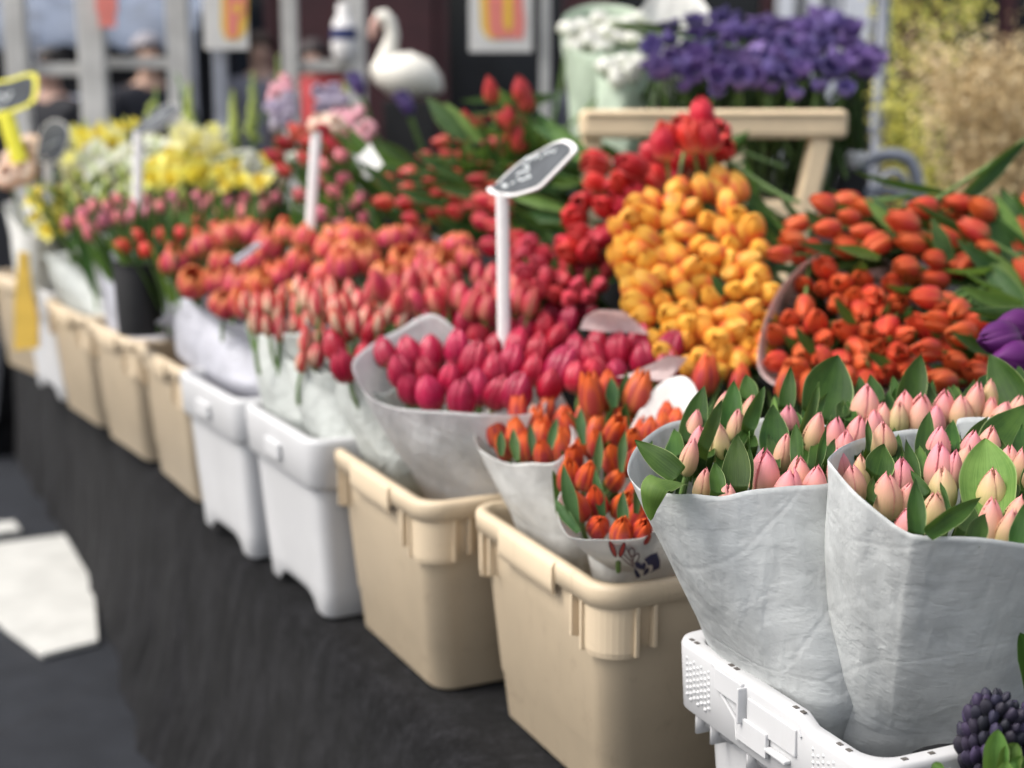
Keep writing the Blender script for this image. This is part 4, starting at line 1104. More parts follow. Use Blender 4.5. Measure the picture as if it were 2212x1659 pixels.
for a in [
 (345,800,112,605,150,'L','leaf',.25,0,(.2,0),.06,.42,.0,(-.02,-.01)), (405,620,488,312,160,'L','leaf',.3,0,(-.2,0)), (480, 650, 584, 380, 95, "L", "leaf", 0.2, 0, (0.5, 0), 0.0, 0.38, 0.05, (-0.004, 0)), (615,540,648,282,135,'L'), (720, 540, 812, 318, 100, "L", "leaf", 0.3, 0, (0.4, 0), 0.0, 0.38, 0.05, (-0.004, 0)),
 (860,680,862,415,180,'L'), (650, 860, 668, 576, 172, "L", "leaf", 0.2, 0, (-0.1, 0), 0.0, 0.38, 0.05, (-0.004, 0)), (555, 890, 546, 718, 104, "L", "leaf", 0.35, 0, (0.3, 0), 0.0, 0.38, 0.05, (-0.004, 0)), (330,690,325,548,120,'L','leaf',.3,0,(-.4,0)), (380,720,470,590,110,'L'),
 (740,640,672,505,95,'L','leaf',.4,0,(.6,0)), (990, 720, 984, 508, 92, "L", "leaf", 0.3, 0, (-0.5, 0), 0.0, 0.38, 0.05, (-0.004, 0)), (1090, 760, 1150, 505, 64, "L", "leaf", 0.5, 0, (0.9, 0), 0.0, 0.38, 0.05, (-0.004, 0)), (860,760,836,575,86,'L'), (960,560,895,440,70,'L'), (1010,620,1108,292,96,'L','leaf',.5,0,(.7,0)),
 (1040,520,1150,350,84,'L','leaf',.4,0,(.4,0)), (930,430,952,208,96,'L'), (730,380,712,252,110,'L'), (1180,640,1146,528,96,'L'), (1235,480,1232,392,80,'L'), (1280,500,1258,396,80,'L'), (870,420,872,360,54,'L'), (500,700,474,588,112,'L'),
 (735, 850, 728, 560, 40, "L", "leaf", 0.6, 0, (1.4, 0), 0.0, 0.38, 0.05, (-0.004, 0)), (190,640,195,590,30,'L'), (610,690,760,505,80,'L'),
 (1110,480,1212,148,300,'B','leaf',.35,0,(.1,0),.0,.5), (1205,520,1235,390,90,'B'), (1285,520,1265,395,90,'B'), (1420,400,1384,252,96,'B'), (1575,420,1660,140,176,'B','leaf',.4,0,(.3,0)), (1500,480,1478,342,74,'B','leaf',.3,0,(.2,0)), (1720,440,1690,290,90,'B','leaf',.4,0,(.5,0)), (1800,480,1806,312,90,'B'),
 (1945,470,1936,300,60,'B','leaf',.5,0,(.6,0)), (2180,440,2024,142,230,'B','leaf',.3,0,(-.2,0),.0,.4), (2200,330,2180,205,90,'B'), (1985,340,2030,240,90,'B'), (1460,520,1590,482,40,'B','leaf',.4), (1870, 545, 2000, 528, 44, "B", "leafl", 0.3, 0.0, (0, 0), 0.0, 0.38, 0.05, (-0.004, 0)),
 (2030,1010,2000,598,345,'R','leafl',.42,0,(-.05,.1),.04,.5), (1690,1120,1980,914,116,'R','leaf',.45,0,(.1,.3),.03,.5,.0,(-.03,.0)), (1420, 790, 1456, 628, 176, "R", "leaf", 0.3, 0, (0.2, 0), 0.0, 0.38, 0.05, (-0.004, 0)), (1630, 1110, 1624, 808, 124, "R", "leaf", 0.3, 0, (0.4, 0), 0.0, 0.38, 0.05, (-0.004, 0)),
 (1670,690,1704,450,116,'R'), (1820,660,1830,498,100,'R'), (1880,650,2024,478,96,'R','leaf',.3,0,(.4,0)), (2060,640,2230,410,250,'R','leaf',.25,0,(-.3,0)), (1930,1150,2008,1005,130,'R','leaf',.25,0,(.3,0),.0,.4,.02,(-.02,0)),
 (1365, 660, 1370, 478, 52, "R", "leaf", 0.5, 0, (0.8, 0), 0.0, 0.38, 0.05, (-0.004, 0)), (1215,780,1218,668,86,'R'), (1378, 930, 1402, 798, 70, "R", "leaf", 0.4, 0, (0.4, 0), 0.0, 0.38, 0.05, (-0.004, 0)), (1690, 900, 1600, 768, 64, "R", "leaf", 0.3, 0.0, (0, 0), 0.0, 0.38, 0.05, (-0.004, 0)), (2170,700,2204,522,80,'R'), (2160,680,2150,580,50,'R'), (2180,1170,2230,940,130,'R','leaf',.3,0,(-.2,0),.0,.4,.02,(-.02,0)),
 (1620,830,1575,590,90,'R','leaf',.4,0,(.6,0)), (1660,800,1650,640,110,'R','leafl',.5), (1700,720,1692,578,80,'R'), (1150,700,1190,600,60,'R'), (1810,990,1758,830,44,'R','leaf',.5,0,(.6,0),0,.45,0,(-.03,0)), (1530,720,1500,580,80,'R'), (1900,1100,1930,940,140,'R','leaf'), (1690,1000,1680,880,70,'R'), (2100,760,2080,600,120,'R'), (1320,700,1318,640,60,'R'),
 (2260,900,2280,650,160,'R'),
]: near_leaf(*a)
# the leaf that hangs over the rim of the left wrap
def drooping():
    pts = [at(*ck(360,842), 1.40), at(*ck(290,822), 1.365), at(*ck(225,838), 1.350), at(*ck(196,900), 1.345), at(*ck(188,970), 1.350), at(*ck(196,1042), 1.352)]
    rows, cs = [], []; n, m = 26, 8
    for i in range(n + 1):
        v = i/n; p = spline(pts, v); t = (spline(pts, min(1, v+.02)) - spline(pts, max(0, v-.02))).normalized()
        # flat on the rim, then turning its face to the camera
        nrm = Vector((-.2,-.35,1)).lerp(Vector((-.5,-1,.15)), min(1, v*1.6)).normalized()
        sx = t.cross(nrm).normalized(); w = .0145 * max(.02, math.sin(PI*min(1, .25 + v*.75))**.8)
        row = []
        for j in range(m + 1):
            u = j/m*2 - 1
            row.append(p + sx*u*w - nrm*(w*.35*u*u)); cs.append((u*.5+.5, v, .3, 1))
        rows.append(row)
    mb = MB(); mb.grid(rows, False, cs); o = mb.build('leaf', M['leafl'])
    r = min((q for q in PT if q[3] == 'L'), key=lambda q: (q[1]-1470)**2 + (q[2]-1040)**2)[0]
    o.parent = r; o.matrix_parent_inverse = Matrix.LocRotScale(r.location, r.rotation_quaternion, r.scale).inverted()
    o['label'] = 'light green leaf curling down over the paper rim'
drooping()

# ------------------------------------------------------------------ hyacinths at the lower right
M['hya'] = petal_mat('hyacinth_bud', [(0,(.035,.045,.035)),(.5,(.020,.021,.033)),(1,(.032,.031,.044))], None, 0, None, 0, var=.3, hue=.03, transl=.03, rough=.62, alt=([(0,(.03,.02,.06)),(1,(.05,.028,.11))], .5))
def bud_mesh(L, r, seed):
    rng = random.Random(seed); rows, cs = [], []
    n, m = 8, 10
    for i in range(n + 1):
        v = i/n; rr = r*interp([(0,.45),(.25,.85),(.55,1.),(.8,.85),(.95,.45),(1,.15)], v)
        rows.append([Vector((rr*math.cos(2*PI*j/m)*(1+.10*math.cos(3*2*PI*j/m)), rr*.8*math.sin(2*PI*j/m)*(1+.10*math.cos(3*2*PI*j/m)), L*v)) for j in range(m)])
        cs += [(abs((j*6/m) % 2 - 1), v, rng.random(), 1) for j in range(m)]
    mb = MB(); mb.grid(rows, True, cs); return mb.mesh('bud', M['hya'])
BUDS = [bud_mesh(.0235, .0063, i) for i in range(3)]
def hyacinth(x, y, Y, h, r, label, lean, n):
    c = at(x, y, Y)
    root = thing('hyacinth', label, 'flower'); ax = Vector(lean).normalized()
    root.location = c - ax*(h/2 + .10); root.rotation_mode = 'QUATERNION'; root.rotation_quaternion = ax.to_track_quat('Z', 'Y')
    mb = MB(); mb.sweep([(0,0,0),(0,0,.1+h*.9)], [.006,.008], 10); mb.build('stem', M['stem'], root)
    rng = random.Random(int(x))
    for i in range(n):
        f = (i + .5)/n
        z = .10 + h*f; a = i*2.39996
        rad = r*interp([(0,.75),(.2,.95),(.5,1.),(.78,.8),(.93,.45),(1,.08)], f)
        d = Vector((math.cos(a), math.sin(a), 1.5 + 1.2*f**3)).normalized()
        o = link('bud', BUDS[i % 3], root)
        o.location = Vector((math.cos(a)*rad*.62, math.sin(a)*rad*.62, z - .006)); o.rotation_mode = 'QUATERNION'
        o.rotation_quaternion = axis_rot(d, rng.uniform(0, 6)); s = rng.uniform(.9, 1.12) * (1 - .25*f**4); o.scale = (s, s, s)
    return root
h1 = hyacinth(2140, 1588, 1.215, .066, .024, 'dark blue hyacinth spike of closed buds in front of the nearest crate', (.12,-.1,1), 74)
h2 = hyacinth(2232, 1615, 1.235, .066, .022, 'second dark hyacinth spike with violet tinged buds at the very edge of the picture', (.1,0,1), 56)
def hy_leaf(root, pts, w, mat):
    pts = [at(*p) for p in pts]; rows, cs = [], []; n, m = 16, 8
    for i in range(n + 1):
        v = i/n; p = spline(pts, v); t = (spline(pts, min(1, v+.03)) - spline(pts, max(0, v-.03))).normalized()
        nrm = (EYE - p).normalized(); sx = t.cross(nrm).normalized(); nrm = sx.cross(t)
        ww = w*max(.03, min(1, (1 - v)*2.6)**.7)
        rows.append([p + sx*(u*ww) + nrm*(ww*.7*(u*u - .3)) for u in [j/m*2-1 for j in range(m+1)]]); cs += [(j/m, v, .5, 1) for j in range(m+1)]
    mb = MB(); mb.grid(rows, False, cs); o = mb.build('leaf', M[mat])
    o.parent = root; o.matrix_parent_inverse = Matrix.LocRotScale(root.location, root.rotation_quaternion, root.scale).inverted()
hy_leaf(h1, [(2150,1700,1.175),(2152,1630,1.17),(2156,1576,1.172)], .0105, 'leafl')
hy_leaf(h1, [(2175,1700,1.168),(2182,1640,1.165),(2198,1606,1.168)], .0095, 'leafl')
hy_leaf(h1, [(2230,1690,1.165),(2205,1655,1.16),(2180,1648,1.162)], .008, 'leafl')
hy_leaf(h1, [(2168,1700,1.160),(2172,1670,1.158),(2176,1645,1.16)], .007, 'leafl')
hy_leaf(h2, [(2250,1560,1.23),(2228,1440,1.23),(2204,1366,1.235)], .010, 'leaf')
hy_leaf(h1, [(2010,1700,1.18),(2025,1665,1.18),(2016,1648,1.185)], .006, 'leafl')
hy_leaf(h2, [(2260,1640,1.28),(2230,1560,1.29),(2200,1540,1.30)], .009, 'leaf')

# ------------------------------------------------------------------ price signs
def price_sign(label, outline, p0, n, stake, mat_frame, sw, marks, inset=.89, stake_mat=None):
    "flat board standing on a stake; outline and chalk marks are traced on the board's own plane"
    p0 = Vector(p0); n = Vector(n).normalized()
    if n.dot(EYE - p0) < 0: n = -n
    root = thing('price_sign', label, 'price sign', stake[-1])
    loc = Vector(stake[-1])
    def on(pts, off): return [onplane(x, y, p0, n) + n*off - loc for x, y in pts]
    cx = sum(p[0] for p in outline)/len(outline); cy = sum(p[1] for p in outline)/len(outline)
    sm = [loop_spline([(x, y, 0) for x, y in outline], k/48) for k in range(48)]
    sm = [(p.x, p.y) for p in sm]
    f, b = on(sm, .0), on(sm, -.004)
    mb = MB(); m = len(sm)
    mb.add(f + b, [tuple(range(m)), tuple(reversed(range(m, 2*m)))] + [(i, (i+1)%m, m+(i+1)%m, m+i) for i in range(m)])
    mb.build('frame', mat_frame, root, False)
    f = on([(cx + (x-cx)*inset, cy + (y-cy)*inset) for x, y in sm], .0012)
    mb = MB(); mb.add(f, [tuple(range(m))]); mb.build('slate', M['slate'], root, False)
    mb = MB()
    for mk in marks:
        for q in stroke(mk[1:], mk[0]): mb.add(on(q, .0022), [(0,1,2,3)])
        for x, y in mk[1:]:
            mb.add(on(ell(x, y, mk[0]/2, mk[0]/2, 0, 8), .0021), [tuple(range(8))])
    o = mb.build('chalk_lettering', M['chalk'], root, False); o['kind'] = 'stuff'
    mb = MB(); s = [Vector(p) - loc for p in stake]
    mb.sweep(s, [sw]*len(s), 8, True, [.35]*len(s), (1,0,0)); mb.build('stake', stake_mat or mat_frame, root)
    return root
def cz(pts, ox=1150, oy=320, k=7.373): return [((ox + x/k)/1.1302, (oy + y/k)/1.1302) for x, y in pts]
price_sign('slate price sign on a white stake standing among the magenta tulips', cz([(290,1030),(430,960),(660,740),(930,520),(1200,370),(1480,210),(1700,150),(1860,220),(1890,330),(1780,460),(1450,800),(1230,1010),(1020,1090),(720,1170),(450,1150),(320,1100)]),
    at(1085, 425, 2.24), (-.62, -.52, .62), [at(1085, 418, 2.245), at(1087, 560, 2.24), at(1089, 800, 2.23)], M['signw'], .0098,
    [[2.6]+cz([(960,560),(1010,480),(1060,560),(1100,470),(1160,520),(1200,430),(1260,500)]), [2.6]+cz([(1310,460),(1350,390),(1400,420),(1440,350),(1500,400),(1540,340)]), [3.4]+cz([(960,650),(1030,620),(1050,700),(980,740),(900,760),(840,790)]), [3.4]+cz([(850,860),(920,900),(1000,860),(1080,840),(1040,790)]), [4.2]+cz([(580,985),(640,970),(660,1010),(600,1020),(580,985)]), [3]+cz([(740,960),(790,930)])])
price_sign('dark slate sign tilted on a thin white stake above the yellow and white flowers', [(286,288),(300,268),(335,236),(352,226),(385,227),(388,236),(362,262),(345,278),(320,287)],
    at(298, 290, 3.75), (-.5, -.6, .6), [at(299, 285, 3.755), at(298, 360, 3.75), at(296, 460, 3.74)], M['metal'], .013, [[2]+[(315,270),(330,262),(345,250),(360,244)]], .95, M['signw'])
price_sign('rounded dark slate sign with a grey rim at the left, among the daffodils', [(78,345),(84,300),(92,275),(115,258),(140,266),(150,285),(146,310),(132,340),(112,352),(92,352)],
    at(105, 350, 4.05), (-.3, -.8, .4), [at(105, 340, 4.06), at(104, 440, 4.05)], M['metal'], .014, [[2]+[(100,320),(115,310),(128,305)]], .93, M['signw'])
price_sign('slate sign in a yellow frame on a bright yellow stake at the left edge', [(-30,185),(20,170),(60,158),(79,162),(80,200),(70,222),(40,238),(-30,255)],
    at(20, 245, 4.0), (-.25, -.9, .3), [at(10, 240, 4.01), at(22, 280, 4.0), at(44, 350, 3.99)], M['signy'], .022, [[5]+[(-10,215),(5,205),(15,215),(25,200)], [4]+[(-10,240),(10,225)]], .80)
def stake_only():
    r = thing('sign_stake', 'bare white stake leaning between the rose tulips and the coral double tulips', 'sign stake', at(666, 560, 3.0))
    l = Vector(r.location); mb = MB()
    pts = [at(683, 292, 3.02), at(676, 400, 3.01), at(668, 530, 3.0)]
    mb.sweep([p - l for p in pts], [.011]*3, 8, True, [.3]*3, (1,0,0)); mb.build('stake', M['signw'], r)
    mb = MB(); mb.box(at(683, 291, 3.02) - l, (.02, .006, .012)); mb.build('clip', M['metal'], r, False, .001)
stake_only()

# ------------------------------------------------------------------ posts, racks and posters behind the stall
def zat(y, Y): return at(CX, y, Y).z
def xat(x, Y): return at(x, CY, Y).x * (1)
def post_part(root, x, w, Y, ztop=2.6, name='post', mat='metal', lean=0):
    wd = w/F_PX*Y; px = (x - CX)/F_PX*Y
    mb = MB(); mb.box((px, Y, ztop/2), (wd, wd*.7, ztop))
    for k in range(40): # punched slots down the face
        pass
    return mb.build(name, M[mat], root, False, .004)
def rack(label, posts, rails, Y):
    r = thing('metal_rack', label, 'rack')
    for x, w, dY in posts: post_part(r, x, w, Y + dY)
    for x0, x1, y, t, dY in rails:
        YY = Y + dY; z = at((x0+x1)/2, y, YY).z
        a, b = (x0-CX)/F_PX*YY, (x1-CX)/F_PX*YY
        mb = MB(); mb.box(((a+b)/2, YY, z), (b-a, .03, t/F_PX*YY)); mb.build('rail', M['metal'], r, False, .003)
    return r
rack('tall dull grey metal rack with three posts behind the yellow flowers', [(62,44,0),(222,54,-.05),(404,46,0)], [(84,196,150,26,.04),(248,384,136,24,.04)], 5.6)
rack('grey two post metal rack beside the white goose', [(639,32,0),(779,36,0)], [(654,762,142,22,.03)], 5.6)
mb = MB(); p = at(222, 8, 5.45); mb.box((p.x, 5.50, p.z + .02), (.075, .012, .10)); mb.box((p.x, 5.50, p.z - .055), (.06, .010, .05))
tag(mb.build('price_tag', M['coralp'], None, False), 'small coral red tag fixed high on the middle post of the rack', 'tag')
def poster(label, x0, x1, ybot, Y, postx, postw, prints, pm='metal'):
    pr = thing('signpost', label[1], 'post', (0,0,0)); post_part(pr, postx, postw, Y + .05, 2.4, 'post', pm)
    r = thing('price_poster', label[0], 'poster')
    zb = at((x0+x1)/2, ybot, Y).z; a, b = (x0-CX)/F_PX*Y, (x1-CX)/F_PX*Y
    mb = MB(); mb.box(((a+b)/2, Y, zb + .20), (b-a, .004, .40)); mb.build('sheet', M['poster'], r, False)
    lay = 0
    for mt, pts in prints:
        lay += 1; mb = MB(); vs = [at(x, y, Y - .0025 - lay*.0015) for x, y in pts]
        mb.add(vs, [tuple(range(len(vs)))]); mb.build('printed_figure', M[mt], r, False)
poster(('white price poster with a red figure on a yellow shadow, above the lime flower spikes', 'grey green post carrying the left poster'), 458, 551, 107, 5.0, 490, 30,
    [('yell', [(478,-60),(478,60),(486,84),(512,88),(530,70),(534,40),(536,-60)]), ('coralp', [(487,-70),(528,-70),(531,25),(524,36),(516,40),(512,78),(500,84),(491,76)]), ('yell', ell(513,18,10,11,0))], 'steel')
poster(('larger white poster with a broad red figure edged in yellow, left of the green sleeves', 'pale grey post carrying the right poster'), 1016, 1148, 112, 5.0, 1176, 22,
    [('yell', [(1034,-60),(1040,60),(1050,80),(1066,86),(1128,82),(1130,-60)]), ('coralp', [(1050,-70),(1056,66),(1064,82),(1130,84),(1134,50),(1122,-70)]), ('yell', [(1088,-70),(1088,52),(1094,66),(1103,66),(1107,52),(1105,-70)])])

# ------------------------------------------------------------------ white goose and things on the rack
def goose():
    Y = 4.8; k = Y/F_PX
    m = plain('painted_goose', (.80,.77,.68), .5, .06, 9.); mp_ = plain('goose_face', (.72,.45,.38), .5, .1)
    base = at(885, 214, Y)
    r = thing('goose_figure', 'white goose figure with long neck turned left, standing behind the flowers', 'figure', base)
    def pl(pts): return [at(x, y, Y + dy) - base for x, y, dy in pts]
    mb = MB(); mb.sweep(pl([(955,196,.02),(940,186,.01),(915,172,0),(880,163,0),(848,160,0),(822,150,0),(806,138,0)]), [5*k, 26*k, 43*k, 50*k, 44*k, 30*k, 14*k], 18, True, [1.1]*7)
    mb.build('body', m, r)
    mb = MB(); mb.sweep(pl([(838,160,0),(836,128,0),(842,100,0),(848,74,0),(842,48,0),(828,36,0),(814,38,0)]), [34*k, 24*k, 17*k, 14*k, 15*k, 17*k, 13*k], 16)
    mb.build('neck', m, r)
    mb = MB(); mb.sweep(pl([(822,40,0),(810,52,0),(804,72,0),(803,84,0)]), [13*k, 11*k, 7*k, 3*k], 12); mb.build('beak', mp_, r)
    for s in (-1, 1):
        mb = MB(); mb.sweep([p + Vector((0, s*.035, 0)) for p in pl([(945,192,0),(905,176,0),(865,165,0)])], [4*k, 26*k, 18*k], 10, True, [.5]*3, (0,0,1)); mb.build('wing', m, r)
    mb = MB(); mb.box((base.x, base.y, base.z/2 - .002), (.16, .14, base.z - .004)); tag(mb.build('pedestal', M['black'], None, False, .004), 'dark pedestal carrying the white goose, mostly behind flowers', 'pedestal')
goose()
def lathe(mb, c, prof, seg=20, x=None):
    c = Vector(c); rows = [[c + Vector((r*math.cos(2*PI*k/seg), r*math.sin(2*PI*k/seg), z)) for k in range(seg)] for r, z in prof]
    mb.grid(rows, True); mb.cap(rows[0], True); mb.cap(rows[-1]); return mb
def jar():
    b = at(745, 132, 5.57); b.y = 5.6
    r = thing('white_jar', 'white jar with a navy band standing on the rack rail left of the goose', 'jar', b)
    lathe(MB(), (0,0,0), [(.035,0),(.048,.02),(.052,.06),(.050,.075)]).build('foot', M['signw'], r)
    lathe(MB(), (0,0,.075), [(.051,0),(.052,.03),(.048,.045)]).build('band', M['navy'], r)
    lathe(MB(), (0,0,.12), [(.048,0),(.04,.03),(.026,.05),(.03,.075),(.02,.09)]).build('neck', M['signw'], r)
jar()
def bucket(label, x, y0, y1, w, Y, mat, name='bucket', flare=1.15):
    zb, zt = at(x, y1, Y).z, at(x, y0, Y).z; rr = w/2/F_PX*Y
    r = thing(name, label, 'bucket', (at(x, y1, Y).x, Y, zb)); h = zt - zb
    lathe(MB(), (0,0,0), [(rr/flare,0),(rr*.98,h*.93),(rr*.96,h*.95),(rr*.9,h*.5),(rr*.8,.02)]).build('body', mat, r)
    mb = MB(); mb.sweep([(rr*math.cos(2*PI*k/24), rr*math.sin(2*PI*k/24), h*.95) for k in range(25)], [rr*.05]*25, 8, False); mb.build('rim', mat, r)
    return r
redm = plain('red_plastic', (.42,.03,.035), .4, .1); 
bucket('red bucket behind the mixed pink flowers, below the two post rack', 700, 158, 330, 96, 4.7, redm)
bucket('black bucket under the rose pink tulips, in the gap beside the lavender wrap', 305, 560, 720, 110, 3.22, M['black'])
bucket('black bucket holding the tall purple flowers on the wooden stand', 1640, 405, 640, 250, 3.42, M['black'])

# ------------------------------------------------------------------ back flowers
def spike(label, group, x, ytop, ybot, Y, w, mat, lean=0, cat='flower', name='flower_spike', droop=0, kind_='lime'):
    top, bot = at(x + lean, ytop, Y), at(x, ybot, Y)
    base = bot - Vector((0, 0, .25))
    r = thing(name, label, cat, base, 0, group)
    n = 46; rr = w/2/F_PX*Y; rng = random.Random(int(x*3 + ytop)); mb = MB(); st = MB()
    mid = bot.lerp(top, .55) + Vector((droop*.01, 0, 0))
    end = top + Vector((0, 0, -droop*.012))
    pts = [Vector((0,0,0)), bot - base, mid - base, end - base]
    st.sweep([spline(pts, k/12) for k in range(13)], [.005]*13, 6); st.build('stem', M['stem'], r)
    for i in range(n):
        f = i/n; p = spline(pts, .34 + .66*f); a = i*2.4
        s = rr*(.95 - .65*f)*rng.uniform(.8, 1.2)
        d = Vector((math.cos(a), math.sin(a), .6 + f)).normalized()
        c = p + d*s*.6
        mb.dome(c, s*.55, d, 7, 3, 1.2); mb.dome(c, s*.55, -d, 7, 2, .8)
    mb.c = [(.5, (i % 23)/23, (i % 7)/7, 1) for i in range(len(mb.v))]
    o = mb.build('blossoms', M[mat], r); o['kind'] = 'stuff'
LS = 'lime flower spikes at the back'
for i, (x, yt, yb, w, ln) in enumerate(((405,185,330,34,4),(178,262,340,26,6),(300,222,330,30,28),(506,200,320,30,-4),(545,160,310,32,2),(604,118,260,22,-3),(332,190,300,20,6),(745,168,240,18,4))):
    spike('lime green flower spike rising above the white and yellow flowers' if x < 450 else 'lime green flower spike under the left poster' if x < 650 else 'thin lime spike beside the goose', LS if x < 450 else 'lime spikes under the left poster' if x < 650 else None, x, yt, yb, 4.35, w, 'lime', ln)
for x, yt, yb, ln, dr in ((525,285,400,-58,6),(560,270,420,40,8),(545,300,430,-20,3),(785,330,420,12,3)):
    spike('white drooping flower spray behind the rose tulips' if x < 700 else 'white flower spray hanging beside the dark red heap', 'white drooping sprays' if x < 700 else None, x, yt, yb, 3.9 if x < 700 else 3.5, 36, 'whitep', ln, name='white_spray', droop=dr)
def daff(name, mat, seed):
    me = MB(); src = bloom_mesh('x', None, .022, .026, [(0,.15),(.3,.45),(1,1)], 6, open_=.5, W=44, point=1.7, seed=seed, nu=4, nv=6, layers=2)
    vs = [v.co.copy() for v in src.vertices]; cs = [tuple(c.color) for c in src.attributes['pc'].data]
    me.add(vs, [tuple(p.vertices) for p in src.polygons], cs)
    rows = [[Vector((r*math.cos(k*2*PI/12), r*math.sin(k*2*PI/12), z)) for k in range(12)] for r, z in ((.006,.004),(.009,.016),(.010,.026),(.014,.034))]
    me.grid(rows, True, [(.5,.1,.3,1)]*48); bpy.data.meshes.remove(src)
    return me.mesh(name, M[mat])
K['daff'] = kind('daffodil', 'flower', .03, [daff('daffodil_bloom', 'daffy', i) for i in range(2)], stem=.2, nleaf=(0,1), leaf=LT)
K['daffw'] = kind('cream_daffodil', 'flower', .03, [daff('cream_bloom', 'daffw', i) for i in range(2)], stem=.2, nleaf=(0,1), leaf=LT)
K['white'] = kind('white_lily', 'flower', .03, [daff('lily_bloom', 'whitep', i) for i in (3, 4)], stem=.2, nleaf=(0,1), leaf=LT)
K['peach'] = kind('peach_ranunculus', 'flower', .045, BM('ranunculus_bloom', 'peach', .045, .034, BALL, 2, npet=15, layers=3, inner=.8, W=70, nu=5, nv=7), stem=.2, nleaf=(0,), leaf=LT)
K['pinkb'] = kind('pink_carnation', 'flower', .04, BM('carnation_bloom', 'pinkp', .036, .026, BALL, 2, npet=18, layers=3, inner=.8, W=60, nu=5, nv=7, jit=.15), stem=.2, nleaf=(0,1), leaf=LT)
K['lilacb'] = kind('lilac_freesia', 'flower', .04, BM('freesia_bloom', 'lilac', .045, .016, OPEN, 2, open_=.5, nu=5, nv=7), stem=.2, nleaf=(0,), leaf=LT)
K['iris'] = kind('violet_iris', 'flower', .045, BM('iris_bloom', 'purple', .05, .014, OPEN, 2, open_=.6, nu=5, nv=7), stem=.2, nleaf=(0,), leaf=LT)
bunch(K['daff'], [(60,430),(90,400),(170,400),(190,440),(160,470),(190,500),(110,505),(70,470)], 4.3, 3.9, 22, 'small yellow daffodil low at the left of the row', 'yellow daffodils at the left', seed=41, axis=(-.2,-.5,.8), jit=.3, scale=.8)
bunch(K['daffw'], [(150,360),(170,300),(230,300),(290,340),(340,300),(450,280),(468,310),(420,350),(330,370),(250,400),(180,410)], 4.35, 4.05, 27, 'cream daffodil above the yellow ones, near the thin staked slate sign', 'cream daffodils at the back', seed=42, axis=(-.1,-.6,.7), jit=.35, scale=1.3)
bunch(K['daff'], [(315,350),(390,330),(460,330),(440,380),(400,395),(330,390)], 4.1, 3.9, 24, 'deep yellow daffodil right of the thin staked slate sign', 'deep yellow daffodils by the slate sign', seed=43, axis=(-.1,-.6,.7), jit=.35, scale=1.25)
bunch(K['daff'], [(150,300),(200,280),(290,260),(310,290),(250,310),(180,330)], 4.4, 4.2, 30, 'yellow daffodil at the very back, below the rack posts', 'back yellow daffodils', seed=44, axis=(-.1,-.6,.7), jit=.4, scale=1.2)
bunch(K['daff'], [(470,360),(560,330),(600,350),(560,400),(480,400)], 4.0, 3.8, 30, 'yellow daffodil among the white sprays', 'yellow daffodils among white sprays', seed=45, axis=(-.1,-.5,.8), jit=.4, scale=1.)
bunch(K['white'], [(205,395),(240,370),(290,375),(300,410),(250,425),(205,420)], 4.1, 3.95, 26, 'white lily bloom in front of the cream daffodils', 'white lilies', seed=46, axis=(-.1,-.6,.7), jit=.3, scale=.9)
bunch(K['peach'], [(-10,330),(20,305),(70,310),(85,345),(50,375),(0,380)], 4.15, 4.0, 34, 'peach ranunculus at the left edge below the yellow sign', 'peach ranunculus', seed=47, axis=(-.1,-.6,.7), jit=.3, scale=1.1)
bunch(K['pinkb'], [(720,250),(770,235),(805,270),(790,310),(740,300)], 3.9, 3.75, 26, 'soft pink carnation left of the dark red heap', 'pink carnations', seed=48, axis=(-.1,-.6,.7), jit=.3)
bunch(K['peach'], [(690,258),(725,248),(728,275),(695,285)], 3.7, 3.65, 30, 'orange peach bloom just above the bare stake', 'peach blooms by the stake', seed=49, axis=(0,-.6,.7), scale=.9)
bunch(K['lilacb'], [(585,225),(625,215),(640,260),(600,275)], 4.0, 3.9, 18, 'lilac freesia below the pink spike', 'lilac freesias left', seed=50, axis=(-.1,-.5,.8), jit=.3)
bunch(K['lilacb'], [(690,200),(735,185),(745,230),(700,250)], 4.1, 4.0, 18, 'lilac freesia before the red bucket', 'lilac freesias right', seed=51, axis=(-.1,-.5,.8), jit=.3)
bunch(K['pinkb'], [(590,175),(620,165),(628,215),(596,220)], 4.1, 4.0, 20, 'peach pink carnation near the left poster post', 'carnations under the left poster', seed=52, axis=(0,-.5,.8), jit=.3, scale=.8)
for x, y in ((782,207), (888,250), (880,240), (776,200)):
    K['iris'].put(at(x, y, 3.9), (-.3,-.3,.9), 1.1, 'violet iris bloom below the goose', 'violet irises below the goose')
K['purple'] = kind('purple_flower', 'flower', .035, BM('purple_bloom', 'purple', .034, .020, OPEN, 4, open_=.8, W=50, point=3.2, nu=6, nv=8, jit=.12, tipcurl=.8), stem=.34, nleaf=(2,3), leaf=[leaf_mesh('leaf', M['leafd'], .26, .018, .3, .4, .02, 6, 61), leaf_mesh('leaf', M['leafd'], .28, .016, .3, .4, .0, 5, 62)])
bunch(K['purple'], [(1385,130),(1445,60),(1560,30),(1700,50),(1780,35),(1850,70),(1900,105),(1880,150),(1760,160),(1640,180),(1500,165),(1420,155)], 3.55, 3.25, 30, 'purple ruffled flower in the big bouquet above the wooden stand', 'purple flowers above the wooden stand', seed=53, axis=(0,-.25,1), fan=.5, jit=.35, scale=.98, ygap=24)
wrap('g1', 'pale green paper sleeve of a wrapped bouquet left of the purple flowers', [(1216,70,3.75),(1222,30,3.8),(1290,8,3.85),(1370,20,3.8),(1402,60,3.7),(1380,105,3.62),(1310,118,3.6),(1240,108,3.65)], tuple(at(1325, 330, 3.75)), .085, M['papergr'], None, .01, .012, 24, 120)
